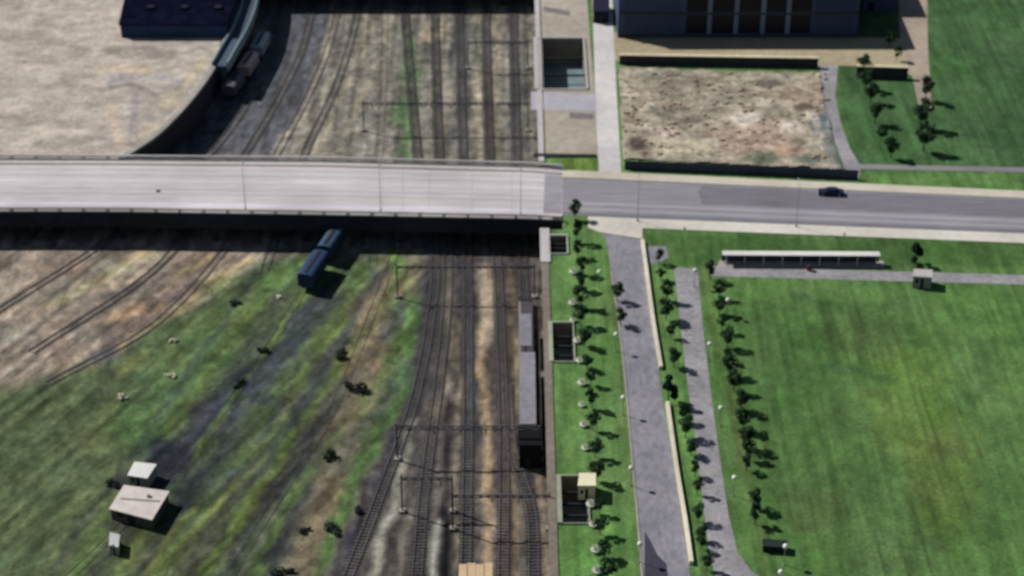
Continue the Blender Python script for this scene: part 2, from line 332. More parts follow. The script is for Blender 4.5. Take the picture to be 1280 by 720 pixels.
# retaining wall of the terrace, with its coping
rw = empty('retaining_wall', (5.6, 340, LOW), label='long pale brown retaining wall and coping between the tracks and the park lawn', cat='retaining wall')
def in_parent(o, root):
    o.parent = root; o.matrix_parent_inverse = root.matrix_basis.inverted(); return o
def W_(mb, name, m, root, **k):                 # world coordinates under a placed empty
    off = root.location.copy(); rz = root.rotation_euler.z; c, s = math.cos(-rz), math.sin(-rz)
    mb.v = [((x-off.x)*c-(y-off.y)*s, (x-off.x)*s+(y-off.y)*c, z-off.z) for x, y, z in mb.v]
    return mb.build(name, m, root, **k)
nx0, nx1, ny0, ny1 = NOTCH
TANC = mat('coping_stone', alb((128, 118, 104)), .25, .8, c2=alb((116, 110, 102)))
m = MB(); m.box(5.8, EX, 60, ny0-.1, LOW, -.05); m.box(5.8, nx1+.6, ny0-.6, ny0, LOW, -.05); m.box(nx1, nx1+.6, ny0, ny1, LOW, -.05); m.box(5.8, nx1+.6, ny1, ny1+.6, LOW, -.05); m.box(5.8, EX, ny1+.7, 900, LOW, -.05)
m.box(EX, nx1+.6, ny0-.12, ny0-.1, LOW, -.05)
W_(m, 'wall', WALLC, rw)
m = MB(); m.box(5.6, EX, 60, P(680, 329)[1], -.05, .18); W_(m, 'coping', TANC, rw)
m = MB(); m.box(5.4, EX+.3, P(680, 329)[1], ny0, -.05, .35); W_(m, 'coping', CONC, rw)
m = MB(); m.box(5.5, EX-.3, ny1+.7, 900, -.05, .25); W_(m, 'coping', CONC, rw)

# upper left terrace behind the curved wall
CURVE = [(300, -60), (296, 0), (282, 50), (262, 92), (232, 132), (197, 168), (170, 187), (150, 200)]
cw = [tuple(v[:2]) for v in smooth_line(L2(CURVE), 2)]
def paint_terr(X, Y, wx, wy):
    p = Paint(X, Y, (176, 166, 154))
    for pts, w, c in (([(130, 66), (215, 66)], 10, (140, 130, 120)), ([(140, 100), (200, 95), (240, 110)], 12, (150, 146, 146)), ([(125, 112), (165, 105), (195, 118)], 4, (110, 104, 100)),
                      ([(170, 120), (165, 165)], 7, (135, 130, 134)), ([(255, 75), (180, 170)], 8, (192, 178, 146)), ([(125, 85), (190, 88)], 7, (190, 172, 142)), ([(190, 150), (215, 140)], 10, (130, 126, 128)), ([(125, 175), (170, 180)], 6, (150, 140, 140)), ([(140, 140), (150, 175)], 14, (198, 178, 158))):
        p.stroke(pts, w, c)
    return p.C*((1 + .9*(fbm(wx/4, wy/2.5, 21, 5)-.5))*(1 + .6*(fbm(wx/.9, wy/1.2, 24, 3)-.5))*(1+.5*(fbm(wx/12, wy/6, 22)-.5)))[:, None]
tx1 = P(300, -60)[0]; tyn = P(150, 200)[1]
poly_w = cw + [(-200, cw[-1][1]), (-200, cw[0][1])]
grid('dirt_terrace', -200, tx1+2, tyn-1, P(300, -60)[1], 0, .5, paint_terr, lambda cx, cy, px, py: inside(cx, cy, poly_w))
m = MB(); m.box(-900, -200, tyn, 900, LOW, -.004); m.box(-200, tx1, P(300, -60)[1], 900, LOW, -.004)
m.build('outer_terrace_ground', mat('outer_dirt', alb((150, 140, 118)), .3, .4, c2=alb((110, 116, 84))))['kind'] = 'structure'
cr = empty('curved_retaining_wall', (*cw[len(cw)//2], LOW), label='curved retaining wall dropping from the pale dirt terrace to the tracks', cat='retaining wall')
m = MB(); mc = MB()
for a, b in zip(cw[:-1], cw[1:]):
    a3, b3 = Vector((*a, 0)), Vector((*b, 0)); n = Vector((-(b3-a3).y, (b3-a3).x, 0)).normalized()*.6
    if n.x < 0: n = -n
    m.prism([(a[0], a[1]), (b[0], b[1]), (b[0]+n.x, b[1]+n.y), (a[0]+n.x, a[1]+n.y)], LOW, -.1)
    mc.prism([(a[0]-n.x*.8, a[1]-n.y*.8), (b[0]-n.x*.8, b[1]-n.y*.8), (b[0]+n.x*1.2, b[1]+n.y*1.2), (a[0]+n.x*1.2, a[1]+n.y*1.2)], -.1, .5)
W_(m, 'wall', mat('shade_dark_stone', (.055, .052, .06), .25, .4), cr); W_(mc, 'parapet', CONC2, cr)  # shade on the wall face is painted in as a darker stone colour

# ---------------------------------------------------------------- railway tracks
def track(pts, label, tie=None, dz=.04):
    rm = RUST if tie is None else (MOSSR if tie is TIEG else WEARR)
    ln = smooth_line(L2(pts, LOW), 2.0); c = ln[len(ln)//2]
    t = empty('railway_track', (c.x, c.y, LOW), label=label, cat='railway track', group='railway tracks in the yard')
    z = LOW+dz; rails = [MB(), MB()]
    for a, b in zip(ln[:-1], ln[1:]):
        d = (b-a).normalized(); n = Vector((-d.y, d.x, 0))
        for s, mb in zip((-1, 1), rails):
            o = n*.72*s
            mb.bar((a.x+o.x, a.y+o.y, z+.17), (b.x+o.x+d.x*.02, b.y+o.y+d.y*.02, z+.17), .09, .16)
    for mb in rails: W_(mb, 'rail', rm, t)
    sl = MB(); acc = 0
    for a, b in zip(ln[:-1], ln[1:]):
        L = (b-a).length; d = (b-a)/L; n = Vector((-d.y, d.x, 0)); 
        while acc < L:
            q = a+d*acc; j = random.uniform(-.08, .08); sl.bar((q.x-n.x*(1.25+j), q.y-n.y*(1.25+j), z), (q.x+n.x*(1.25-j), q.y+n.y*(1.25-j), z), .26, .18); acc += .8
        acc -= L
    s = W_(sl, 'sleepers', tie or TIE, t); s['kind'] = 'stuff'
    return t
T3 = [(582, 735), (585, 540), (584, 335), (579, 195), (574, 0), (573, -40)]
track([(430, 735), (475, 620), (518, 500), (538, 400), (543, 320), (522, 195), (505, 0), (504, -40)], 'leftmost running track curving away beside the green strip')
track([(520, 735), (532, 600), (552, 450), (560, 335), (549, 195), (543, 0), (542, -40)], 'running track just left of the black ground strip')
track(T3, 'running track between the black ground strip and the tan ballast ribbon')
track([(629, 735), (630, 540), (622, 335), (612, 195), (607, 0), (606, -40)], 'straight running track right of the tan ballast ribbon')
track([(668, 735), (664, 640), (640, 560), (634, 480)], 'short track joining in beside the black stair house')
track([(655, 372), (652, 300), (646, 195), (641, 0), (640, -40)], 'straight track ending at the top of the grey platform')
track([(466, 335), (474, 195), (480, 90), (481, 0), (481, -40)], 'straight weedy track under the middle of the viaduct', TIEG, -.19)
track([(60, 480), (200, 400), (300, 285), (345, 195), (385, 120), (410, 60), (425, 0), (430, -40)], 'curving track along the palest ballast band beyond the viaduct', TIEW, -.08)
track([(40, 440), (190, 340), (264, 250), (305, 195), (350, 120), (378, 60), (392, 0), (398, -40)], 'curving track second inward from the curved retaining wall', TIEW, -.05)
track([(-20, 400), (150, 290), (260, 195), (315, 120), (346, 60), (361, 0), (366, -40)], 'curving track nearest the curved retaining wall', TIEW, -.05)
track([(330, 340), (380, 195), (415, 120), (436, 60), (450, 0), (454, -40)], 'curving track just right of the palest ballast band', TIEW, -.05)
track([(452, 250), (421, 306), (384, 356), (322, 455), (240, 560), (120, 690), (40, 760)], 'overgrown siding running out from beneath the dark blue boxcar', TIEG, -.19)
track([(500, 300), (462, 400), (412, 520), (330, 650), (270, 750)], 'overgrown siding through the brown cinders left of the green strip', TIEG, -.19)

# ---------------------------------------------------------------- the viaduct
ROADB = mat('viaduct_paving', alb((182, 176, 176)), .2, .9, stretch=(.15, 2.4, 1), bigvar=.16, c2=alb((194, 189, 188)))
v = empty('road_viaduct', (*P(400, 300, LOW), LOW), label='long pale concrete road viaduct spanning the sunken railway tracks', cat='viaduct')
def lerp(pts, x):
    if x < pts[0][0]: return pts[0][1]
    for (x0, y0), (x1, y1) in zip(pts[:-1], pts[1:]):
        if x <= x1: return y0+(y1-y0)*(x-x0)/(x1-x0)
    (x0, y0), (x1, y1) = pts[-2:]; return y0+(y1-y0)*(x-x0)/(x1-x0)
FAR_ = [(-120, 198), (130, 199), (400, 201), (660, 208), (750, 215), (1165, 236), (1400, 248)]
NEAR_ = [(-120, 266), (130, 266), (400, 270), (660, 275), (703, 277)]
xs = [-690 + 30*i for i in range(48)]; xs = [x for x in xs if x < 703] + [703]
fw = [P(x, lerp(FAR_, x)) for x in xs]; nw = [P(x, lerp(NEAR_, x)) for x in xs]
def band(t0, t1, z0, z1):
    a = [(n[0]+(f[0]-n[0])*t0, n[1]+(f[1]-n[1])*t0) for n, f in zip(nw, fw)]; b = [(n[0]+(f[0]-n[0])*t1, n[1]+(f[1]-n[1])*t1) for n, f in zip(nw, fw)]
    m = MB()
    for i in range(len(a)-1): m.prism([a[i], a[i+1], b[i+1], b[i]], z0, z1)
    return m
def band_solid(t0, t1, z0, z1):
    a = [(n[0]+(f[0]-n[0])*t0, n[1]+(f[1]-n[1])*t0) for n, f in zip(nw, fw)]; b = [(n[0]+(f[0]-n[0])*t1, n[1]+(f[1]-n[1])*t1) for n, f in zip(nw, fw)]
    return MB().prism(a + b[::-1], z0, z1)
W_(band_solid(.0, 1.0, -1.1, -.12), 'deck', SHADEC, v)
W_(band_solid(-.012, .003, -3.1, .12), 'shade_skirt', SHADEC, v)  # deep skirt added to hide lit ground and widen the dark band
W_(band_solid(.125, .90, -.12, .02), 'roadway', ROADB, v)
for t0, t1, c_ in ((.135, .20, (202, 198, 204)), (.34, .36, (168, 164, 168)), (.43, .45, (170, 167, 170)), (.58, .61, (200, 197, 198)), (.68, .70, (168, 164, 168)), (.79, .81, (172, 168, 170))):
    W_(band_solid(t0, t1, .0205, .026), 'worn_strip', mat('deck_strip_%d' % c_[0], alb(c_), .22, .7, stretch=(.12, 2.4, 1), bigvar=.2), v)
W_(band_solid(.885, .897, .021, .03), 'gutter', mat('gutter_brown', alb((128, 112, 104)), .2, 1), v)
q = [P(x, lerp(NEAR_, x) + (lerp(FAR_, x)-lerp(NEAR_, x))*t) for x, t in ((679, .13), (702.6, .13), (702.6, .88), (681, .88))]
W_(MB().prism(q, .0265, .031), 'asphalt_apron', mat('asphalt', (0, 0, 0)) if 'asphalt' in MATS else mat('apron_asphalt', alb((146, 142, 147)), .25, 1.0, stretch=(.15, 2, 1)), v)
W_(band_solid(.02, .125, -.115, .16), 'sidewalk', mat('walk_lilac', alb((196, 188, 190)), .08, .8), v)
W_(band_solid(.90, .985, -.115, .16), 'sidewalk', CONC, v)
for x in (307, 478, 504, 537, 590, 640):
    jm = MB(); a, b = P(x, lerp(NEAR_, x)), P(x, lerp(FAR_, x)); a, b = Vector((*a, 0)), Vector((*b, 0)); q0, q1 = a.lerp(b, .13), a.lerp(b, .895)
    jm.bar((q0.x, q0.y, .023), (q1.x, q1.y, .023), .07, .012); W_(jm, 'expansion_joint', CONC2, v)
BAL = mat('baluster_stone', alb((150, 152, 140)), .15, 1)
for t, s in ((.008, 1), (.99, -1)):
    r = MB()
    for i in range(len(xs)-1):
        A = Vector((nw[i][0]+(fw[i][0]-nw[i][0])*t, nw[i][1]+(fw[i][1]-nw[i][1])*t, 0)); B = Vector((nw[i+1][0]+(fw[i+1][0]-nw[i+1][0])*t, nw[i+1][1]+(fw[i+1][1]-nw[i+1][1])*t, 0))
        r.bar(A+Vector((0, 0, 1.0)), B+Vector((0, 0, 1.0)), .38, .22); r.bar(A+Vector((0, 0, 0.0)), B+Vector((0, 0, 0.0)), .38, .3)
        n = 9
        for k in range(n):
            q = A.lerp(B, (k+.5)/n); w = .5 if k == 4 else .2
            r.box(q.x-w/2, q.x+w/2, q.y-.13, q.y+.13, .15, .9)
    W_(r, 'balustrade', BAL if t < .5 else CONC, v)
for x in (-640, -525, -410, -300, -190, -80, 36, 150, 267, 380, 500, 585, 655):
    pm = MB(); a = Vector((*P(x, lerp(NEAR_, x)), 0)); b = Vector((*P(x, lerp(FAR_, x)), 0))
    for k in range(4):
        q = a.lerp(b, .06+.29*k); pm.box(q.x-.45, q.x+.45, q.y-.45, q.y+.45, LOW-.3, -2.0)
    q0, q1 = a.lerp(b, .02), a.lerp(b, .97); pm.bar((q0.x, q0.y, -1.55), (q1.x, q1.y, -1.55), 1.0, .9)
    W_(pm, 'pier', SHADEC, v)
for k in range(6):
    t = .05+.17*k; W_(band_solid(t, t+.025, -1.85, -1.103), 'girder', SHADEC, v)
cv = MB(); q = P(198, 239); cv.tube((q[0], q[1], .02), (q[0], q[1], .05), .55, .5, 12); W_(cv, 'manhole_cover', DARKST, v)

# second bridge, whose shaded side closes the top of the picture
v2 = empty('far_road_bridge', (*P(480, 10, LOW), LOW), label='far road bridge over the tracks at the top edge, its side in shade', cat='bridge')
a, b = P(295, -20), P(668, -20); ya = a[1]
m = MB(); m.box(a[0]-14, 5.7, ya, ya+20, -1.3, 0.0); W_(m, 'deck', SHADEC, v2)
m = MB(); m.box(a[0]-14, 5.7, ya-.01, ya+.4, 0, 1.1); W_(m, 'parapet', CONC, v2)
m = MB(); m.box(a[0]-14, 5.7, ya+19.6, ya+20, 0, 1.1); W_(m, 'parapet', CONC, v2)
for x in (-50, -38, -26, -14, -2):
    m = MB(); 
    for k in range(3): m.box(x-.5, x+.5, ya+1.5+8*k, ya+2.5+8*k, LOW-.3, -2.2)
    m.box(x-.6, x+.6, ya+.5, ya+19.5, -2.2, -1.3); W_(m, 'pier', SHADEC, v2)

# ---------------------------------------------------------------- streets, paths and pavements at park level
def sheet(name, px, m, z, th=.3):
    o = MB().prism([P(x, y) for x, y in px], z-th, z).build(name, m); o['kind'] = 'structure'; return o
def y_(x, t):                                     # street cross section right of the viaduct: t 0 near road kerb, 1 far kerb
    near = 269+(x-703)*(287-269)/(1165-703); farr = 222+(x-703)*(243-222)/(1165-703); return near+(farr-near)*t
ASPH = mat('asphalt', alb((144, 140, 144)), .3, 1.0, stretch=(.12, 2.2, 1), rot=R(-4), bigvar=.18, c2=alb((132, 128, 134)))
ASPH2 = mat('asphalt_darker', alb((118, 115, 122)), .3, 1.0, stretch=(.12, 2.2, 1), rot=R(-4), bigvar=.15)
MED = mat('asphalt_pale', alb((154, 151, 156)), .08, 1.0, stretch=(.1, 2, 1), bigvar=.15)
sheet('street', [(703, y_(703, 0)), (1500, y_(1500, 0)), (1500, y_(1500, 1)), (703, y_(703, 1))], ASPH, .02)
sheet('street_patch', [(878, y_(878, .45)), (1500, y_(1500, .45)), (1500, y_(1500, .97)), (878, y_(878, .95)), (872, y_(872, .8))], ASPH2, .026, .02)
sheet('street_lane_strip', [(720, y_(720, .30)), (1500, y_(1500, .30)), (1500, y_(1500, .38)), (720, y_(720, .38))], MED, .026, .02)
sheet('street_line_strip', [(720, y_(720, .16)), (1500, y_(1500, .16)), (1500, y_(1500, .21)), (720, y_(720, .21))], MED, .026, .02)
sheet('street_gutter', [(703, y_(703, .0)), (1500, y_(1500, .0)), (1500, y_(1500, .10)), (703, y_(703, .10))], ASPH2, .026, .02)
sheet('sidewalk_far', [(703, y_(703, 1)), (1500, y_(1500, 1)), (1500, y_(1500, 1)-9), (703, y_(703, 1)-9)], mat('walk_cream', alb((198, 190, 168)), .1, .8, c2=alb((184, 178, 166))), .14)
sheet('sidewalk_near', [(735, y_(735, 0)+1), (1500, y_(1500, 0)+1), (1500, y_(1500, 0)+13), (803, y_(803, 0)+13), (803, 299), (750, 291), (735, 285)], mat('walk_white', alb((206, 200, 186)), .1, .8, c2=alb((192, 188, 178))), .14)
# footway up to the street beyond, and the terrace of paving with the large well
WALK = mat('walk_bluewhite', alb((196, 194, 196)), .14, .6, c2=alb((200, 194, 184)))
sheet('footpath', [(749, 222), (777, 222), (771, 120), (766, 20), (762, -60), (738, -60), (741, 20), (744, 120)], WALK, .05)
TAN = mat('tan_paving', alb((154, 147, 132)), .2, .5, c2=alb((166, 158, 144)))
x0, x1, y0, y1 = WELLS[0]; tb = P(700, 195)[1]; tf = P(700, -60)[1]; tx0, tx1_ = EX+.02, P(742, 100)[0]
m = MB(); m.box(tx0, tx1_, tb, y0-.45, -.2, .045); m.box(tx0, x0-.45, y0-.45, y1+.45, -.2, .045); m.box(x1+.45, tx1_, y0-.45, y1+.45, -.2, .045); m.box(tx0, tx1_, y1+.45, tf, -.2, .045)
m.build('paved_terrace', TAN)['kind'] = 'structure'
sheet('paving_band', [(664, 115), (745, 118), (745, 139), (664, 137)], mat('band_lilac', alb((172, 168, 176)), .1, .5), .06, .05)
for i, (q, c) in enumerate((([(712, 141), (742, 143), (742, 149), (712, 148)], (118, 112, 112)), ([(680, 8), (712, 14), (712, 20), (678, 14)], (118, 112, 112)))):
    sheet('paving_stain', q, mat('worn_paving', alb(c), .3, .6), .066 + .004*i, .02)
sheet('verge_shade_strip', [(667, 193), (745, 194), (745, 197), (667, 197)], mat('shade_strip_dark', (.04, .04, .045), .2, 1), .3)  # dark strip painted in for the shadow along the paving edge
# park road running towards the camera
PR = mat('park_road_asphalt', alb((124, 124, 132)), .3, 1.0, bigvar=.22, c2=alb((136, 132, 138)), stretch=(1, .5, 1), big=.12)
RL = [(758, 300), (764, 340), (773, 400), (782, 480), (789, 560), (797, 650), (804, 740), (815, 860)]
RR = [(802, 302), (806, 340), (814, 400), (824, 470), (836, 545), (848, 620), (860, 700), (866, 740), (885, 860)]
sheet('park_road', [(750, 292)] + RL + RR[::-1] + [(804, 296)], PR, .03)
sheet('road_bay', [(803, 308), (833, 308), (836, 322), (820, 331), (806, 328)], PR, .034)
def ribbon_wall(name, px, w, z0, z1, m, **k):
    ln = smooth_line(L2(px), 2.5); o = MB(); lft = []; rgt = []
    for i, q in enumerate(ln):
        d = (ln[min(i+1, len(ln)-1)]-ln[max(i-1, 0)]).normalized(); n = Vector((-d.y, d.x, 0))
        lft.append(q+n*w/2); rgt.append(q-n*w/2)
    for i in range(len(ln)-1): o.prism([tuple(lft[i][:2]), tuple(lft[i+1][:2]), tuple(rgt[i+1][:2]), tuple(rgt[i][:2])], z0, z1)
    o = o.build(name, m); tag(o, **k); return o
CREAMK = mat('cream_stone', alb((212, 204, 182)), .12, .8)
ribbon_wall('low_wall', [(803, 303), (808, 340), (816, 400), (826, 462)], .62, -.1, .75, CREAMK, label='low cream stone wall along the park road, upper stretch before the black evergreen', cat='wall', group='low walls of the park road')
ribbon_wall('low_wall', [(834, 506), (846, 590), (856, 650), (864, 706)], .62, -.1, .75, CREAMK, label='low cream stone wall along the park road, lower stretch past the black evergreen', cat='wall', group='low walls of the park road')
ribbon_wall('kerb', RL[1:], .3, -.1, .14, CONC2, kind='structure')
P2 = mat('gravel_path', alb((136, 135, 140)), .3, 1.0, c2=alb((146, 142, 143)), big=.15)
sheet('park_path', [(842, 334), (872, 336), (878, 400), (886, 470), (898, 560), (910, 640), (922, 690), (940, 715), (990, 745), (1000, 800), (905, 800), (900, 740), (886, 690), (878, 620), (868, 540), (858, 470), (850, 400)], P2, .03)
sheet('cross_path', [(888, 333), (1500, 350), (1500, 362), (888, 345)], P2, .03)
sheet('shelter_paving', [(900, 325), (1104, 326), (1106, 335), (896, 334)], mat('pale_paving', alb((168, 158, 156)), .12, .8), .045, .04)
sheet('upper_path', [(1066, 205), (1500, 214), (1500, 220), (1070, 211)], mat('path_grey', alb((130, 126, 128)), .1, 1), .03)
sheet('service_path', [(1024, 80), (1048, 82), (1044, 120), (1050, 150), (1062, 185), (1076, 208), (1074, 222), (1060, 222), (1048, 190), (1034, 150), (1028, 115)], P2, .035)
sheet('service_road', [(1122, -60), (1158, -60), (1160, 60), (1165, 140), (1150, 140), (1140, 95), (1130, 90), (1124, 30)], mat('tan_road', alb((160, 146, 132)), .2, .5), .03)
sheet('building_forecourt', [(762, 40), (1130, 48), (1134, 84), (766, 76)], mat('forecourt', alb((176, 164, 134)), .2, .6, c2=alb((150, 140, 116))), .04)
sheet('painted_shadow', [(806, 664), (813, 676), (822, 694), (833, 705), (838, 740), (805, 740)], mat('painted_shadow_dark', (.055, .052, .075), .15, 1), .036, .01)  # shadow wedge across the road, painted as a thin dark sheet

# cleared lot of rubble
LOT = [(773, 84), (900, 90), (1024, 92), (1030, 130), (1040, 170), (1052, 212), (900, 205), (779, 199)]
def paint_lot(X, Y, wx, wy):
    wob = (fbm(wx/5, wy/5, 190)-.5)*10
    p = Paint(X+wob, Y+(fbm(wx/5, wy/5, 195)-.5)*8, (158, 150, 132))
    p.blob(940, 175, 60, 26, (158, 134, 122), .6); p.blob(840, 110, 50, 14, (136, 128, 112), .7); p.blob(1000, 120, 40, 18, (156, 138, 122), .6)
    p.blob(795, 180, 12, 10, (70, 62, 56), .8); p.blob(790, 150, 14, 6, (110, 100, 84), .7); p.blob(930, 150, 20, 9, (206, 198, 184), .8); p.blob(870, 150, 24, 5, (110, 104, 92), .7); p.blob(985, 160, 18, 10, (196, 184, 170), .7)
    p.blob(960, 105, 20, 6, (84, 78, 72), .7); p.blob(1005, 135, 14, 6, (90, 70, 62), .7); p.blob(820, 95, 40, 6, (112, 112, 96), .6); p.blob(1022, 160, 10, 14, (76, 84, 104), .8); p.blob(950, 198, 24, 7, (90, 104, 82), .8); p.blob(1010, 200, 22, 7, (84, 100, 86), .8)
    p.stroke([(1028, 150), (1040, 180), (1050, 208)], 14, (78, 96, 104), .9); p.stroke([(1018, 150), (1026, 185)], 6, (196, 190, 176), .8)
    for bx, by_, br, bc in ((800, 120, 16, (190, 180, 160)), (830, 165, 20, (196, 180, 168)), (890, 180, 18, (188, 180, 166)), (905, 140, 14, (120, 110, 98)), (960, 130, 16, (186, 176, 160)), (985, 190, 22, (168, 136, 118)), (830, 140, 20, (122, 116, 104)), (925, 118, 20, (130, 122, 108)), (880, 105, 20, (120, 114, 100)), (1000, 180, 14, (110, 96, 84))):
        p.blob(bx, by_, br, br*.35, bc, .7)
    p.blob(855, 185, 40, 12, (196, 186, 160), .7); p.blob(905, 125, 16, 6, (110, 108, 100), .6)
    return p.C*((1+1.3*(fbm(wx/2.6, wy/2.2, 31, 5)-.5))*(1+.9*(fbm(wx/.9, wy/1.2, 34, 3)-.5))*(1+.5*(fbm(wx/8, wy/8, 32)-.5)))[:, None]
lx = [P(x, y) for x, y in LOT]
def lot_h(x, y, px, py):
    return .1 + .8*np.clip(fbm(x/5, y/5, 33, 5)-.42, 0, 1)*1.6
grid('rubble_lot', min(q[0] for q in lx), max(q[0] for q in lx), min(q[1] for q in lx), max(q[1] for q in lx), 0.02, .4, paint_lot, lambda cx, cy, px, py: inside(px, py, LOT), lot_h)
rb = MB()
for i in range(300):
    x, y = random.uniform(778, 1035), random.uniform(92, 198); q = P(x, y); s = random.uniform(.15, .6)
    a = random.random()*3; c_, s_ = math.cos(a)*s, math.sin(a)*s; h = random.uniform(.2, .6)
    rb.prism([(q[0]+c_*1.6, q[1]+s_), (q[0]-s_*.8, q[1]+c_*.8), (q[0]-c_*.9, q[1]-s_), (q[0]+s_, q[1]-c_*.7)], 0, .3+h*.45)
rb.build('rubble', mat('broken_concrete', alb((176, 166, 148)), .45, .25, c2=alb((150, 118, 100)), big=.2))['kind'] = 'stuff'

# ---------------------------------------------------------------- light wells
FLOORT = mat('well_floor', (.16, .22, .24), .25, .6)
wl = ['largest sunken light well, in the tan paving beside the white footway', 'small light well next to the viaduct end, with a pale far rim', 'light well in the left lawn above the row middle, crossed by dark beams', 'light well in the left lawn beside the cream kiosk']
for i, (x0, x1, y0, y1) in enumerate(WELLS):
    w = empty('light_well', ((x0+x1)/2, (y0+y1)/2, 0), label=wl[i], cat='light well', group='light wells beside the tracks')
    d = -6.2 if i == 0 else -4.8; t = .4
    m = MB(); m.box(x0-t, x0, y0, y1, d, -.05); m.box(x1, x1+t, y0, y1, d, -.05); m.box(x0-t, x1+t, y1, y1+t, d, -.05); m.box(x0-t, x1+t, y0-t, y0, d, -.05)
    W_(m, 'shaft_wall', WALLC, w)
    m = MB(); m.box(x0-t, x1+t, y0-t, y1+t, d-.3, d); W_(m, 'floor', FLOORT, w)
    m = MB(); g = .08 if i else .3; tl = .75 if i else 1.0
    m.box(x0-tl, x0, y0-g, y1+t, -.05, .4); m.box(x1, x1+g+.1, y0-g, y1+t, -.05, .4); m.box(x0, x1, y1, y1+t, -.05, .4); m.box(x0, x1, y0-g-.1, y0, -.05, .3)
    W_(m, 'rim', CONC if i in (0, 1) else mat('rim_stone', alb((150, 156, 136)), .15, 1), w)
    for k in range(3 if i else 2):
        yy = y0+(y1-y0)*(k+1)/(4 if i else 3); m = MB(); m.box(x0, x1, yy-.15, yy+.15, -1.0, -.6); W_(m, 'beam', DARKST, w)

# ---------------------------------------------------------------- buildings
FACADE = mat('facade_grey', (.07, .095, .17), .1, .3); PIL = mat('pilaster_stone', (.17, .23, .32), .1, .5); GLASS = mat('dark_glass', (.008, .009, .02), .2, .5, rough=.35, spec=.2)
bx0, by = P(772, 47); bx1 = P(1072, 51)[0]
bd = empty('office_building', ((bx0+bx1)/2, by+12, 0), label='large grey building with tall dark windows between pale pilasters beyond the rubble lot', cat='building')
HB = 12.5
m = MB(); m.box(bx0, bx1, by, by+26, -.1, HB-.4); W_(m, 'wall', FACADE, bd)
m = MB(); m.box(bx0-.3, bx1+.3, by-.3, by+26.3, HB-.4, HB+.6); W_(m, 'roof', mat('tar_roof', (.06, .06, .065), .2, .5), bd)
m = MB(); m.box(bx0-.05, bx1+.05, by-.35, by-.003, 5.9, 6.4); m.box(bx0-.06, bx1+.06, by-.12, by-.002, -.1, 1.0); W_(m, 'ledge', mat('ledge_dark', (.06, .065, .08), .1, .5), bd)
px_ = [868+33*k for k in range(5)]
xs_w = [P(x, 40)[0] for x in (852, 884, 917, 950, 981, 1004)]
for k in range(len(xs_w)-1):
    a, b = xs_w[k]+.6, xs_w[k+1]-.6 if k < 4 else xs_w[k+1]+1
    for z0, z1 in ((1.2, 5.7), (6.7, 11.6)):
        m = MB(); m.box(a, b, by-.06, by-.001, z0, z1); f = W_(m, 'window', GLASS, bd)
        m = MB(); c0 = (a+b)/2
        m.box(c0-.08, c0+.08, by-.14, by-.062, z0, z1); m.box(a, c0-.09, by-.14, by-.062, (z0+z1)/2-.08, (z0+z1)/2+.08); m.box(c0+.09, b, by-.14, by-.062, (z0+z1)/2-.08, (z0+z1)/2+.08)
        m.v = [(x-bd.location.x, y-bd.location.y, z) for x, y, z in m.v]; m.build('frame', DARKST, f)
for k in range(1, 5):
    m = MB(); m.box(xs_w[k]-.5, xs_w[k]+.5, by-.33, by-.001, 1.05, 5.88); m.box(xs_w[k]-.5, xs_w[k]+.5, by-.33, by-.001, 6.42, HB-.42); W_(m, 'pilaster', PIL, bd)
for a, b in ((bx0+1.5, xs_w[0]-1), (xs_w[5]+2, bx1-1)):
    for z0, z1 in ((1.6, 5.4), (7, 11.4)):
        m = MB(); m.box(a, b, by-.12, by-.001, z0, z1); W_(m, 'wall_panel', mat('panel_slate', (.055, .075, .14), .1, .4), bd)
m = MB(); m.box(bx0+10, bx0+22, by+8, by+18, HB+.6, HB+3.2); W_(m, 'plant_room', CONC2, bd)
# lower annex to the right
ax0, ay = P(1078, 14); ax1 = P(1118, 14)[0]
an = empty('annex_building', ((ax0+ax1)/2, ay+5, 0), label='small dark annex right of the grey pilastered building at the top edge', cat='building')
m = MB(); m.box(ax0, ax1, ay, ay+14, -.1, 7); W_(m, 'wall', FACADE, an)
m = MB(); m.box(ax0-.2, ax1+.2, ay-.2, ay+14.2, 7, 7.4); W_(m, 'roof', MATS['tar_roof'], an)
m = MB(); m.box(ax0+1.2, ax0+2.6, ay-.06, ay-.001, 0, 2.4); W_(m, 'door', GLASS, an)
# low dark building top left
q0 = P(152, 47); q1 = P(283, 47); far_y = P(152, -45)[1]
k0 = P(172, -45)[0]; 
db = empty('warehouse', ((q0[0]+q1[0])/2, q0[1]+10, 0), label='low warehouse with a black tar roof on the dirt terrace at top left', cat='warehouse')
m = MB(); m.prism([q0, q1, (q1[0]+1, far_y), (k0+0, far_y)], -.1, 3.2); W_(m, 'wall', mat('blue_wall', (.03, .045, .11), .2, .5), db)
m = MB(); m.prism([(q0[0]-.3, q0[1]-.3), (q1[0]+.3, q1[1]-.3), (q1[0]+1.3, far_y), (k0-.3, far_y)], 3.2, 3.5); W_(m, 'roof', mat('black_roof', (.006, .007, .02), .5, .3, rough=1, spec=0), db)
for k in range(4):
    a = q0[0]+3+k*6.3; m = MB(); m.box(a, a+3, q0[1]-.08, q0[1]-.001, .1, 2.5); W_(m, 'loading_door', mat('door_blue', (.03, .05, .11), .1, 1), db)
for k in range(3):
    a = q0[0]+5+k*8; m = MB(); m.box(a, a+1.6, q0[1]+8, q0[1]+9.6, 3.5, 4.1); W_(m, 'roof_vent', mat('vent_black', (.02, .02, .035), .1, 1), db)

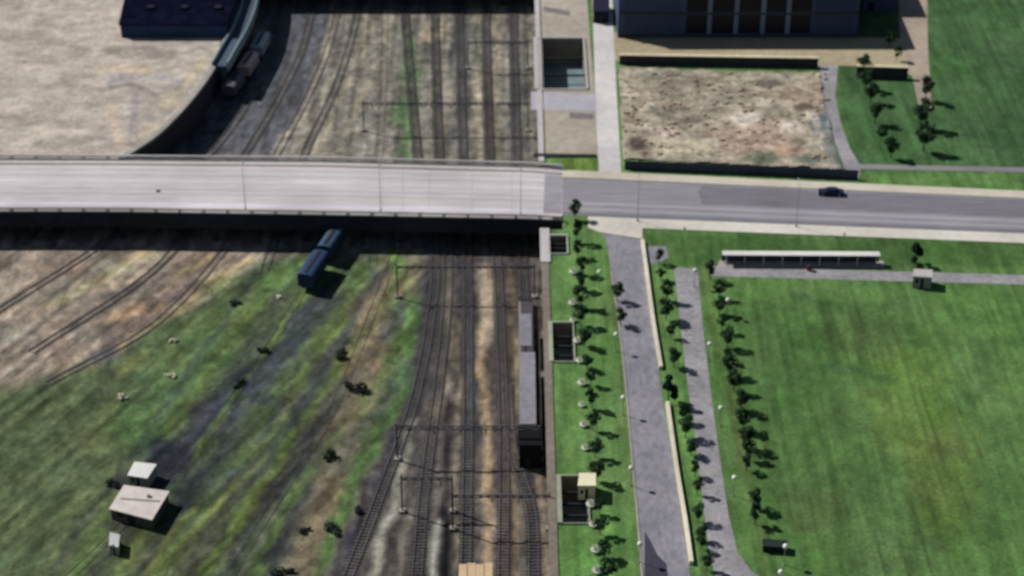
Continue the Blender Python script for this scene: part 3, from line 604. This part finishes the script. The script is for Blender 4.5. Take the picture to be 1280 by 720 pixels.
def hut(name, px, h, label, cat, roofm, wallm, over=.3):
    pts = L2(px, LOW+h if name != 'kiosk' else h); z0 = LOW if name != 'kiosk' else 0
    cx, cy = sum(p[0] for p in pts)/4, sum(p[1] for p in pts)/4
    t = empty(name, (cx, cy, z0), label=label, cat=cat)
    W_(MB().prism([((p[0]-cx)*.94+cx, (p[1]-cy)*.94+cy) for p in pts], z0-.1, z0+h-.2), 'wall', wallm, t)
    m = MB().prism(pts, z0+h-.2, z0+h); W_(m, 'roof', roofm, t)
    s = sorted(pts, key=lambda p: p[1])[:2]; s.sort(); a, b = Vector((*s[0], 0)), Vector((*s[1], 0)); c = Vector((cx, cy, 0))
    f = lambda k, z: ((a.lerp(b, k)-c)*.945+c).to_tuple()[:2]+(z,)
    m = MB().bar(f(.42, z0+1.05), f(.58, z0+1.05), .1, 2.1); W_(m, 'door', DARKST, t)
    m = MB().bar(f(.15, z0+1.5), f(.3, z0+1.5), .1, .8); W_(m, 'window', GLASS, t)
    return t, pts, z0
t, pts, z0 = hut('yard_hut', [(136, 636), (155, 606), (212, 614), (190, 650)], 2.3, 'large flat roofed pale hut among the weeds at lower left', 'hut', mat('pink_felt', alb((216, 204, 198)), .14, .5, c2=alb((196, 190, 182))), mat('hut_wall', alb((90, 86, 84)), .2, 1))
m = MB(); cx, cy = t.location.x, t.location.y; m.bar((cx-3, cy+.6, LOW+2.36), (cx+3.4, cy-.1, LOW+2.36), .3, .1); m.box(cx+1.2, cx+1.7, cy+.9, cy+1.4, LOW+2.3, LOW+2.7); W_(m, 'roof_curb', CONC2, t)
hut('yard_shed', [(159, 594), (168, 577), (196, 580), (184, 598)], 2.4, 'small white roofed shed just behind the large pale hut', 'shed', WHITE, CONC2)
hut('tool_locker', [(136, 682), (137, 665), (150, 668), (148, 684)], 1.8, 'tiny white locker in front of the large pale hut', 'locker', mat('locker_white', (.5, .52, .5), .1, 1), CONC2)
# cream kiosk on the lawn
t, pts, z0 = hut('kiosk', [(722, 607), (724, 591), (745, 591), (745, 607)], 2.8, 'bright cream kiosk at the corner of the light well on the lawn', 'kiosk', mat('kiosk_cream', (.85, .78, .55), .05, 1), mat('kiosk_wall', (.8, .68, .42), .05, 1))
hut('kiosk', [(1141, 345), (1142, 336), (1166, 337), (1166, 347)], 2.6, 'pale flat roofed kiosk at the right end of the cross path', 'kiosk', CONC, CONC2)
hut('kiosk', [(741, 14), (741, -6), (762, -6), (762, 14)], 3.2, 'dark kiosk straddling the footway at the top edge', 'kiosk', mat('slate_roof', (.018, .016, .035), .1, 1), mat('slate_wall', (.02, .02, .035), .1, 1))

# ---------------------------------------------------------------- station platform
pl = empty('station_platform', (*P(660, 460, LOW), LOW), label='long narrow grey station platform beside the retaining wall', cat='platform')
xa, xb = P(649, 460, -5.4)[0], P(667, 460, -5.4)[0]; ya_, yb_ = P(660, 545, -5.4)[1], P(660, 375, -5.4)[1]
m = MB(); m.box(xa, xb, ya_, yb_, LOW-.2, -5.45); W_(m, 'slab', WALLC, pl)
m = MB(); m.box(xa-.05, xa+.35, ya_, yb_, -5.45, -5.38); W_(m, 'edge', mat('edge_pale', alb((130, 124, 116)), .1, 1), pl)
m = MB(); m.box(xa+.36, xb, ya_, yb_, -5.448, -5.39); W_(m, 'surface', mat('platform_asphalt', alb((74, 70, 76)), .2, 1), pl)
for (a, b, lab) in ((440, 530, 'longer grey canopy roof on the platform, nearer the black stair house'), (392, 432, 'shorter grey canopy roof on the platform, nearer the viaduct')):
    c = empty('platform_canopy', (*P(660, (a+b)/2, -2.4), -5.4), label=lab, cat='canopy', group='canopies on the platform')
    y0, y1 = P(660, b, -2.4)[1], P(660, a, -2.4)[1]; x0, x1 = P(650, 460, -2.4)[0], P(669 if a > 430 else 665, 460, -2.4)[0]
    m = MB(); m.prism([(x0, y0), (x1, y0), (x1, y1), (x0, y1)], -2.55, -2.4); W_(m, 'roof', mat('canopy_zinc', alb((138, 136, 142)), .2, .8, c2=alb((122, 121, 130))), c)
    y = y0+.6
    while y < y1:
        m = MB(); m.tube(((x0+x1)/2, y, -5.4), ((x0+x1)/2, y, -2.55), .12); m.bar((x0+.2, y, -2.65), (x1-.2, y, -2.65), .12); W_(m, 'post', DARKST, c); y += 5.5
sh = empty('stair_house', (*P(662, 556, -5.4), LOW), label='black roofed stair house at the lower end of the grey platform', cat='stair house')
x0, x1 = P(649, 545, -1.5)[0], P(676, 545, -1.5)[0]; y0, y1 = P(662, 556, -1.6)[1], P(662, 532, -1.6)[1]; x1 = min(x1, 5.3)
m = MB(); m.box(x0, x1, y0, y1, LOW-.1, -1.8); W_(m, 'wall', mat('soot_wall', (.012, .012, .016), .2, 1), sh)
m = MB(); m.box(x0-.2, x1+.15, y0-.2, y1+.2, -1.8, -1.55); W_(m, 'roof', mat('soot_roof', (.008, .008, .012), .3, 1), sh)
m = MB(); m.box(x0+1, x0+2, y0-.06, y0-.001, LOW, LOW+2.1); W_(m, 'door', DARKST, sh)
# tan roofed building at the bottom edge
x0, y0 = P(573, 728, -3); x1, y1 = P(616, 706, -3)
sg = empty('signal_cabin', ((x0+x1)/2, (y0+y1)/2, LOW), label='signal cabin with scalloped tan roof at the bottom edge on the tracks', cat='cabin')
m = MB(); m.box(x0+.2, x1-.2, y0, y1, LOW-.1, -3.2); W_(m, 'wall', mat('cabin_wall', alb((120, 96, 74)), .1, 1), sg)
m = MB()
for k in range(4):
    a = x0+(x1-x0)*k/4; b = x0+(x1-x0)*(k+1)/4; m.box(a, b-.06, y0-.2, y1+(.5 if k % 2 else .1), -3.2, -2.95-.1*(k % 2))
W_(m, 'roof', mat('tan_tiles', alb((204, 178, 142)), .12, 1), sg)
m = MB(); m.box(x0+1, x1-1, y0-.05, y0+.01, LOW+1.4, LOW+2.6); W_(m, 'window', GLASS, sg)

# ---------------------------------------------------------------- catenary gantries
def gantry(xa, xb, y, label, h=7.0, posts=None, thick=.5):
    zt = LOW+h; a = P(xa, y, LOW); b = P(xb, y, LOW); yy = a[1]
    t = empty('catenary_gantry', ((a[0]+b[0])/2, yy, LOW), label=label, cat='gantry', group='overhead wire gantries')
    for x in (posts or [a[0], b[0]]):
        m = MB(); m.bar((x, yy, LOW-.2), (x, yy, zt+.6), .26, .26, .8); f = W_(m, 'post', GANT, t)
        m = MB(); m.box(x-.5, x+.5, yy-.5, yy+.5, LOW-.1, LOW+.5); W_(m, 'footing', CONC2, t)
    m = MB(); m.bar((a[0], yy, zt), (b[0], yy, zt), .18, .14); m.bar((a[0], yy, zt-thick*1.3), (b[0], yy, zt-thick*1.3), .18, .14)
    n = max(2, int(abs(b[0]-a[0])/1.2))
    for k in range(n):
        u0, u1 = a[0]+(b[0]-a[0])*k/n, a[0]+(b[0]-a[0])*(k+1)/n
        m.bar((u0, yy, zt if k % 2 else zt-thick*1.3), (u1, yy, zt-thick*1.3 if k % 2 else zt), .1)
    W_(m, 'beam', GANT, t)
    x = a[0]+2
    while x < b[0]-1:
        m = MB(); m.tube((x, yy, zt-.7), (x, yy, zt-1.4), .1, .14); W_(m, 'insulator', mat('porcelain', (.25, .18, .14), .1, 1), t); x += 4.3
    return t
gantry(497, 676, 575, 'widest lattice gantry across all tracks beside the black stair house')
gantry(503, 566, 640, 'short lattice gantry left of the black ground strip', thick=.35)
gantry(566, 686, 662, 'nearest lattice gantry across the right hand tracks above the tan cabin roof', thick=.35)
gantry(497, 668, 372, 'lattice gantry just in front of the viaduct', thick=.3)
gantry(455, 660, 164, 'lattice gantry across the weedy tracks just beyond the viaduct', thick=.4)
gantry(585, 660, 86, 'farthest lattice gantry over the right hand tracks near the top', thick=.4)

# ---------------------------------------------------------------- rolling stock
def boxcar(a, b, w, h, body, label, px=True):
    pa, pb = P(*a, LOW), P(*b, LOW); c = ((pa[0]+pb[0])/2, (pa[1]+pb[1])/2); L = math.hypot(pb[0]-pa[0], pb[1]-pa[1]); rz = math.atan2(pb[1]-pa[1], pb[0]-pa[0])
    t = empty('freight_wagon', (*c, LOW+.3), rz, label=label, cat='freight wagon', group='wagons in the yard')
    MB().box(-L/2, L/2, -w/2, w/2, 1.0, h).build('body', body, t)
    roof = MB(); n = 6
    prof = [(-w/2-.08, h)] + [(w/2*math.cos(math.pi-math.pi*k/n)*.96, h+.35*math.sin(math.pi*k/n)+.04) for k in range(1, n)] + [(w/2+.08, h)]
    vv = [(-L/2-.1, y, z) for y, z in prof] + [(L/2+.1, y, z) for y, z in prof]; k = len(prof)
    roof.add(vv, [tuple(range(k)), tuple(range(2*k-1, k-1, -1))] + [(i, i+k, (i+1) % k+k, (i+1) % k) for i in range(k)]); r = roof.build('roof', mat('wagon_roof_'+body.name, tuple(min(.8, q*1.5) for q in body['c']), .2, 1), t)
    MB().box(-L/2+.5, L/2-.5, -.3, .3, h+.42, h+.5).build('walkway', DARKST, r)
    for s in (-1, 1): MB().box(-1.3, 1.3, s*(w/2)+(-.06 if s < 0 else .001), s*(w/2)+(-.001 if s < 0 else .06), 1.1, h-.2).build('door', body, t)
    MB().box(-L/2, L/2, -.8, .8, .7, .998).build('underframe', DARKST, t)
    for u in (-L/2+2, L/2-2):
        g = MB()
        for du in (-.85, .85):
            for s in (-1, 1): g.tube((u+du, s*.66, .42), (u+du, s*.80, .42), .42, .42, 14)
            g.tube((u+du, -.66, .42), (u+du, .66, .42), .08)
        g.box(u-1.2, u+1.2, -.95, -.82, .3, .65); g.box(u-1.2, u+1.2, .82, .95, .3, .65); g.build('bogie', DARKST, t)
    return t
def bodym(n, c):
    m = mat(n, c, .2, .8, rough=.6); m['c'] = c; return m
NAVY = bodym('navy_paint', (.022, .04, .085))
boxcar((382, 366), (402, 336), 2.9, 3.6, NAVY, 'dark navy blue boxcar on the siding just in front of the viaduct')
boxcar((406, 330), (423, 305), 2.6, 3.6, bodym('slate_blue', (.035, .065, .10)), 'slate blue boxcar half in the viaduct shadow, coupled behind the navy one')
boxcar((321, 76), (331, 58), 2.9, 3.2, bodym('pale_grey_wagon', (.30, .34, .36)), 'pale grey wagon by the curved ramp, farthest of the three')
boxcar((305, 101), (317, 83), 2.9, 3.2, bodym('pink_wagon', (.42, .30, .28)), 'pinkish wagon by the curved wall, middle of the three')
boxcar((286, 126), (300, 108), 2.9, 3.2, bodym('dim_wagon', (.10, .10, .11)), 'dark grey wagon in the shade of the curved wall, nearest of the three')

# curved ramp next to the warehouse
rp = empty('curved_ramp', (*P(300, 40), 0), label='narrow pale curved ramp with parapets beside the black roofed warehouse', cat='ramp')
rl = smooth_line(L2([(322, -60), (314, 0), (303, 35), (288, 62), (275, 85)]), 2)
m = MB(); ps = [MB(), MB()]
for a, b in zip(rl[:-1], rl[1:]):
    d = (b-a).normalized(); n = Vector((-d.y, d.x, 0))
    pr = lambda o0, o1: [tuple((a+n*o0)[:2]), tuple((b+n*o0)[:2]), tuple((b+n*o1)[:2]), tuple((a+n*o1)[:2])]
    m.prism(pr(-1.6, 1.6), -.9, .52)
    ps[0].prism(pr(-1.9, -1.61), -.9, 1.5); ps[1].prism(pr(1.61, 1.9), -.9, 1.5)
W_(m, 'deck', mat('ramp_deck', alb((70, 82, 96)), .2, .8), rp)
for q in ps: W_(q, 'parapet', mat('ramp_parapet', alb((130, 146, 152)), .15, .8), rp)
for k in range(0, len(rl), 8):
    q = rl[k]; m = MB().box(q.x-.5, q.x+.5, q.y-.5, q.y+.5, LOW-.1, -.9); W_(m, 'pier', WALLC, rp)

# ---------------------------------------------------------------- hoarding, low walls, shelter
a, b, c = P(781, 212), P(930, 218), P(1072, 224)
hd = empty('site_hoarding', (*b, 0), label='long dark slate hoarding between the rubble lot and the street', cat='hoarding')
SL = mat('slate_boards', (.045, .055, .085), .25, .8)
for s, e in ((a, b), (b, c)):
    m = MB(); m.bar((s[0], s[1], 1.05), (e[0], e[1], 1.05), .12, 2.1); W_(m, 'boards', SL, hd)
    n = 9
    for k in range(n):
        q = Vector((*s, 0)).lerp(Vector((*e, 0)), k/n); m = MB(); m.bar((q.x, q.y+.14, 0), (q.x, q.y+.14, 2.25), .14); W_(m, 'post', DARKST, hd)
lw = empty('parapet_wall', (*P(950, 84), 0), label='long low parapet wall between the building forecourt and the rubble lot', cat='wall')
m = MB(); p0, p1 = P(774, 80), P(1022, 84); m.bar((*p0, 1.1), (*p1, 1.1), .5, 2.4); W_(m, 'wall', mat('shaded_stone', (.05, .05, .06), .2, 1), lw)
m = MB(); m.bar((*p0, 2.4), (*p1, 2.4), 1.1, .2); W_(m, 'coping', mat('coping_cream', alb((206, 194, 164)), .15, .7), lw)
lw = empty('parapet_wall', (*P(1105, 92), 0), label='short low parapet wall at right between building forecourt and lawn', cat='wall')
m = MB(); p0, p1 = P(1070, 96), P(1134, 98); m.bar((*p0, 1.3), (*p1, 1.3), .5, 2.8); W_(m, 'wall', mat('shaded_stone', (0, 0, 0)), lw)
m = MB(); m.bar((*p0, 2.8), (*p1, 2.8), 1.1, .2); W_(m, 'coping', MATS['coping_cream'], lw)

st = empty('shelter', (*P(1001, 330), 0), label='long narrow shelter with a white roof above the cross path', cat='shelter')
s0, s1 = P(904, 329), P(1099, 330); z = 2.3
a, b = P(903, 316.5, z), P(1100, 317.5, z)
m = MB(); m.bar((*a, z), (*b, z), 1.6, .16); W_(m, 'roof', mat('roof_white', (.72, .70, .66), .08, 1), st)
m = MB(); m.bar((a[0], a[1]+.5, z-1.05), (b[0], b[1]+.5, z-1.05), .12, 1.9); W_(m, 'back_wall', mat('plum_boards', (.06, .05, .075), .15, 1), st)
for k in range(9):
    q = Vector((*a, 0)).lerp(Vector((*b, 0)), (k+.2)/8.4); m = MB().bar((q.x, q.y-.6, 0), (q.x, q.y-.6, z-.08), .12); W_(m, 'post', WHITE, st)
m = MB(); m.bar((a[0]+.5, a[1]-.05, .45), (b[0]-.5, b[1]-.05, .45), .4, .08); 
for k in range(12):
    q = Vector((*a, 0)).lerp(Vector((*b, 0)), (k+.5)/12); m.box(q.x-.05, q.x+.05, q.y-.2, q.y+.1, 0, .42)
W_(m, 'bench', CONC2, st)

# ---------------------------------------------------------------- vehicles
def car(px, py, rz, paint, label, truck=False):
    q = P(px, py); t = empty('car', (*q, .03), rz, label=label, cat='car', group=None)
    def loft(secs, name, m, bev=.05):
        mb = MB(); n = len(secs[0]); V = []
        for s in secs: V += s
        F_ = [tuple(range(n)), tuple(range(len(V)-1, len(V)-n-1, -1))]
        for i in range(len(secs)-1):
            for k in range(n): F_.append((i*n+k, (i+1)*n+k, (i+1)*n+(k+1) % n, i*n+(k+1) % n))
        return mb.add(V, F_).build(name, m, t, bevel=bev)
    def sec(x, w, z0, z1, wt=None): wt = wt or w; return [(x, -w, z0), (x, w, z0), (x, w, (z0+z1)*.55), (x, wt, z1), (x, -wt, z1), (x, -w, (z0+z1)*.55)]
    body = loft([sec(-2.6, .82, .4, .8), sec(-2.5, .93, .32, .9, .88), sec(-1.2, .96, .28, .96, .9), sec(.9, .96, .28, .98, .9), sec(2.3, .93, .32, .86, .85), sec(2.6, .84, .4, .72)], 'body', paint)
    loft([[(-1.75, -.85, .93), (-1.75, .85, .93), (-1.15, .68, 1.38), (-1.15, -.68, 1.38)], [(.4, -.7, .95), (.4, .7, .95), (.39, .69, 1.38), (.39, -.69, 1.38)], [(1.15, -.85, .95), (1.15, .85, .95), (.5, .68, 1.36), (.5, -.68, 1.36)]], 'window_glass', GLASS, .02)
    MB().box(-1.15, .5, -.67, .67, 1.385, 1.43).build('roof', paint, t, bevel=.02)
    for x in (-1.65, 1.6):
        for s in (-1, 1):
            w = MB().tube((x, s*.78, .32), (x, s*.97, .32), .33, .33, 14).build('wheel', mat('rubber', (.015, .015, .016), .1, 2), t)
            MB().tube((x, s*.972, .32), (x, s*.985, .32), .17, .17, 10).build('hubcap', WHITE, w)
    for s in (-1, 1):
        MB().box(2.56, 2.63, s*.6-.13, s*.6+.13, .55, .7).build('headlight', WHITE, t)
        MB().box(-2.64, -2.57, s*.62-.1, s*.62+.1, .58, .7).build('tail_light', mat('red_lens', (.4, .02, .02), .05, 2), t)
    MB().box(2.6, 2.68, -.8, .8, .38, .5).build('bumper', CONC, t); MB().box(-2.69, -2.61, -.8, .8, .4, .52).build('bumper', CONC, t)
    return t
car(1038, 243, math.pi+R(-4), bodym('blue_car_paint', (.02, .03, .075)), 'dark blue car driving along the far side of the street')

# ---------------------------------------------------------------- trees
def crown_mesh(rx, rz, zc, n, leaf, seed, pointed=False):
    rg = random.Random(seed); mb = MB(); cl = []
    for k in range(11):
        a = rg.random()*6.28; z = rg.uniform(-1, 1); r = math.sqrt(max(0, 1-z*z))*rg.uniform(.35, .75)
        if pointed: r *= (1-z)/1.3
        cl.append((math.cos(a)*r*rx, math.sin(a)*r*rx, zc+z*.75*rz, rg.uniform(.32, .5)*rx*(.7 if pointed else 1)))
    for i in range(n):
        c = rg.choice(cl); d = Vector((rg.gauss(0, 1), rg.gauss(0, 1), rg.gauss(0, .8))).normalized()*c[3]*rg.uniform(.6, 1.08)
        p = Vector(c[:3])+d; s = leaf*rg.uniform(.6, 1.3)
        nrm = (d.normalized()+Vector((rg.uniform(-.7, .7), rg.uniform(-.7, .7), rg.uniform(-.3, .9)))).normalized()
        u = nrm.orthogonal().normalized(); w = nrm.cross(u); ph = rg.random()*3; u, w = u*math.cos(ph)+w*math.sin(ph), w*math.cos(ph)-u*math.sin(ph)
        mb.add([p-u*s, p-w*s*.6, p+u*s, p+w*s*.6], [(0, 1, 2, 3)])
    return mb
def make_tree(h, rx, lm, seed, name='young_tree', pointed=False, n=900, leaf=.2):
    t = empty(name)
    tr = MB(); tr.tube((0, 0, -.05), (.04, .02, h*.62), .09*h/4, .05*h/4, 7)
    rg = random.Random(seed)
    for k in range(5):
        a = k*1.26+rg.random(); z = h*rg.uniform(.28, .5); tr.tube((.03, .01, z), (math.cos(a)*rx*.6, math.sin(a)*rx*.6, z+h*.22), .03*h/4, .012, 5)
    tr.build('trunk', BARK, t)
    rz = h*(.34 if not pointed else .46); crown_mesh(rx, rz, h-rz, n, leaf, seed, pointed).build('crown', lm, t)
    return t
protos = [make_tree(4.3, 1.4, LEAF, s, n=700) for s in (1, 2, 3)]
used = [False]*3
def tree(px, py, label, group, s=1.0, base=0.0, which=None):
    k = random.randrange(3) if which is None else which; q = P(px, py, base)
    o = protos[k] if not used[k] else copy_tree(protos[k]); used[k] = True
    o.location = (*q, base); o.rotation_euler = (0, 0, random.random()*6.28); s *= random.uniform(.8, 1.15); o.scale = (s*random.uniform(.85, 1.2),)*2+(s*random.uniform(.9, 1.12),)
    o.location.x += random.uniform(-.3, .3); o.location.y += random.uniform(-.9, .9)
    return tag(o, label, 'tree', group)
highlight_tub0 = None
def tub(px, py, label, s=1.0):  # pale tubs added to stand in for the sunlit sides of crowns
    global highlight_tub0
    if highlight_tub0 is None:
        highlight_tub0 = empty('highlight_tub'); MB().tube((0, 0, 0), (0, 0, .5), .5, .68, 12).build('tub', mat('highlight_tub_white', alb((205, 205, 190)), .1, 1), highlight_tub0)
        c = crown_mesh(.75, .4, .72, 130, .13, 77); c.build('highlight_leaves', HIGHL, highlight_tub0); o = highlight_tub0
    else: o = copy_tree(highlight_tub0)
    q = P(px, py); o.location = (*q, 0); o.scale = (s, s, s); return tag(o, label, 'planter', 'added highlight tubs along the lawn trees')
rowA = [(718, 276), (722, 300), (723, 324), (727, 344), (727, 364), (728, 386), (728, 408), (732, 432), (735, 458), (737, 483), (738, 512), (740, 540), (742, 568), (744, 600), (748, 640), (751, 667), (754, 700), (757, 728)]
for i, (x, y) in enumerate(rowA):
    s = random.uniform(.85, 1.1)*(1.15 if i == 0 else 1)
    tree(x, y, f'young tree beside the light wells, {ORD[i]} from the viaduct in the left lawn row', 'trees in the left lawn row', s)
tubs = [(716, 342), (715, 381), (716, 402), (721, 428), (724, 453), (727, 481), (727, 508), (729, 533), (731, 562), (738, 633), (741, 658), (744, 690), (746, 716)]
for i, (x, y) in enumerate(tubs):
    tub(x, y, f'white tub standing in for a sunlit crown side at the left lawn trees, {ORD[i]} from the viaduct', random.uniform(.8, 1.15))
rowB = [(822, 328), (827, 350), (832, 375), (834, 400), (838, 425), (842, 456), (852, 525), (858, 545), (862, 570), (866, 592), (870, 622), (872, 648), (876, 672), (878, 690), (882, 715)]
for x, y, l in ((769, 378, 'lone young tree on the left verge of the park road, nearer the street'), (775, 409, 'lone young tree on the left verge of the park road, farther from the street')):
    tree(x, y, l, 'verge trees of the park road', .8)
for i, (x, y) in enumerate(rowB):
    tree(x, y, f'young tree between park road and gravel path, {ORD[i]} from the street', 'trees between road and path', random.uniform(.75, 1.05))
rowC = [(890, 352), (896, 372), (899, 392), (904, 414), (908, 432), (909, 452), (914, 472), (918, 490), (926, 512), (929, 535), (932, 556), (935, 577), (936, 592), (945, 632), (943, 658)]
for i, (x, y) in enumerate(rowC):
    tree(x, y, f'dark tree along the left side of the wide lawn, {ORD[i]} from the cross path', 'trees edging the wide lawn', random.uniform(.8, 1.1) if i < 13 else 1.15)
for x, y, l, s in ((1080, 112, 'tree on the upper right lawn, just in front of the short parapet wall', 1.3), (1088, 130, 'tree on the upper right lawn, second from the short parapet wall', 1.2), (1094, 152, 'tree on the upper right lawn, third from the short parapet wall', 1.2), (1102, 176, 'tree on the upper right lawn, fourth from the short parapet wall', 1.1),
                   (1114, 197, 'tree on the upper right lawn, nearest the horizontal path', 1.1), (1152, 160, 'large tree at the right edge of the upper lawn', 1.7), (1153, 190, 'large tree by the path end at the upper right', 1.6), (1156, 126, 'tree beside the tan service road', 1.5), (1078, 92, 'tree behind the short parapet wall', 1.1), (1110, 60, 'small tree on the green patch by the dark annex', .9),
                   (1122, 78, 'small tree beside the forecourt end', .8)):
    tree(x, y, l, 'trees of the upper lawn', s)
# dark evergreens
for x, y, h, l in ((835, 504, 6.2, 'tall black evergreen filling the gap in the low cream wall'), (1143, 330, 5.2, 'dark evergreen between sidewalk and the pale kiosk at right')):
    t = make_tree(h, 1.9, EVER, int(x), 'evergreen_tree', True, 1500, .26); t.location = (*P(x, y), 0); tag(t, l, 'tree')
# dark scrub bushes in the yard
bush0 = None
for i, (x, y, s, l) in enumerate(((293, 380, 1.1, 'dark low bush on the green ground near the brown streaks'), (426, 446, 1.3, 'dark bush on brown cinders below the boxcars, upper of two'), (447, 488, 1.5, 'wide dark bush on brown cinders beside the green strip'), (413, 572, 1.2, 'dark bush midway down the brown cinders'), (415, 662, 1.4, 'dark bush low on the brown cinders by the leftmost running track'),
                                  (350, 718, 1.2, 'dark bush at the bottom edge among the sidings'), (448, 640, .9, 'small green bush on the edge of the leftmost running track'), (330, 440, .9, 'dim bush on the dark cinder strip'), (300, 480, 1.0, 'low bush amid the dark cinder strip'), (140, 606, 1.2, 'dark bush left of the small white roofed shed'), (380, 665, .8, 'small bush left of the low cinder bush'))):
    if bush0 is None:
        bush0 = empty('scrub_bush'); crown_mesh(1.3, .7, .65, 420, .18, 9).build('foliage', mat('scrub_dark', (.026, .036, .028), .4, 1.5), bush0)
        MB().tube((0, 0, -.1), (0, 0, .7), .08, .04, 6).build('stem', BARK, bush0); o = bush0
    else: o = copy_tree(bush0)
    o.location = (*P(x, y, LOW), LOW); o.rotation_euler = (0, 0, i*1.3); o.scale = (s*(.9+.25*(i % 3)), s*.8, s*(.55+.12*(i % 4))); tag(o, l, 'bush', 'scrub bushes in the yard')
# pale rubble heaps
for x, y, s, l in ((217, 427, .9, 'small pale heap on the green ground, highest of the three'), (212, 471, 1.2, 'pale cream heap on the green ground, middle of the three'), (152, 498, 1.4, 'pale grey heap near the left edge above the hut'), (350, 372, .7, 'little pale heap below the boxcars left side')):
    q = P(x, y, LOW); m = MB(); rg = random.Random(int(x))
    for k in range(16):
        a = rg.random()*6.28; r = rg.random()*s; m.ball((math.cos(a)*r, math.sin(a)*r*.8, .15+(s-r)*.35), rg.uniform(.18, .34), 6, 4, .7)
    o = m.build('rubble_heap', mat('heap_pale', alb((176, 172, 150)), .25, 1)); o.location = (*q, LOW); tag(o, l, 'heap', 'pale heaps in the yard')

# ---------------------------------------------------------------- lamps and small things
globe0 = None
def globe(px, py, label):
    global globe0
    if globe0 is None:
        globe0 = empty('path_lamp'); MB().tube((0, 0, 0), (0, 0, 3.3), .07, .05).build('post', CONC2, globe0)
        MB().ball((0, 0, 3.6), .42, 12, 8).build('globe', WHITE, globe0, smooth=True); MB().tube((0, 0, 0), (0, 0, .3), .2, .12).build('base', CONC2, globe0); o = globe0
    else: o = copy_tree(globe0)
    o.location = (*P(px, py, 3.6), 0); return tag(o, label, 'lamp', 'globe lamps of the park')
for i, (x, y) in enumerate([(749, 340), (770, 418), (779, 497), (789, 585), (800, 680)]): globe(x, y, f'white globe lamp on the left verge of the park road, {ORD[i]} from the street')
for i, (x, y) in enumerate([(869, 338), (910, 375), (887, 430), (901, 510), (918, 597), (982, 683), (976, 715)]):
    globe(x, y, ['white globe lamp where the gravel path begins', 'white globe lamp amid the second to third dark trees of the wide lawn', 'white globe lamp right of the gravel path, second from its start', 'white globe lamp right of the gravel path, level with the black evergreen', 'white globe lamp right of the gravel path, low on the picture', 'white globe lamp beside the dark box on the wide lawn', 'white globe lamp at the bottom edge of the wide lawn'][i])
q = P(968, 687); bn = empty('tree_stand_in', (*q, 0), R(-6), label='dark rectangular box standing in for a tree on the lower wide lawn', cat='tree stand-in')  # dark box made up in place of a tree
MB().box(-1.8, 1.8, -.8, .8, 0, 1.2).build('box', EVER, bn, bevel=.03); MB().box(-1.9, 1.9, -.9, .9, 1.2, 1.3).build('lid', mat('stand_in_lid', (.02, .035, .03), .1, 1), bn, bevel=.03)
q = P(1011, 338); lt = empty('litter_bin', (*q, .05), label='small red brown litter bin on the cross path under the shelter', cat='litter bin')
MB().tube((0, 0, 0), (0, 0, 1.0), .42, .5, 12).build('bin_body', mat('bin_red', (.12, .04, .04), .1, 1), lt); MB().tube((0, 0, 1.0), (0, 0, 1.12), .54, .4, 12).build('lid', DARKST, lt)
# street lamps
lamp0 = None
for i, (x, yb, arm, l) in enumerate(((307, 263, 1, 'tall thin street lamp on the near viaduct railing, leftmost'), (476, 265, 1, 'tall thin street lamp on the near viaduct railing, above the right boxcar side'), (651, 270, 1, 'tall thin street lamp near the viaduct end'), (995, 284, 1, 'tall thin street lamp on the near sidewalk above the white shelter'), (797, 277, 1, 'tall thin street lamp at the park road corner'))):
    if lamp0 is None:
        lamp0 = empty('street_lamp'); MB().tube((0, 0, 0), (0, 0, 9.2), .07, .045).build('pole', mat('lamp_grey', (.3, .3, .31), .1, 1), lamp0)
        MB().tube((0, 0, 9.1), (0, 1.8, 9.5), .05, .04).build('arm', MATS['lamp_grey'], lamp0); MB().box(-.15, .15, 1.5, 2.3, 9.42, 9.58).build('lamp_head', MATS['lamp_grey'], lamp0, bevel=.03)
        MB().tube((0, 0, 0), (0, 0, .6), .22, .16).build('base', CONC2, lamp0); o = lamp0
    else: o = copy_tree(lamp0)
    o.location = (*P(x, yb), .15); tag(o, l, 'street lamp', 'street lamps of the viaduct and street')
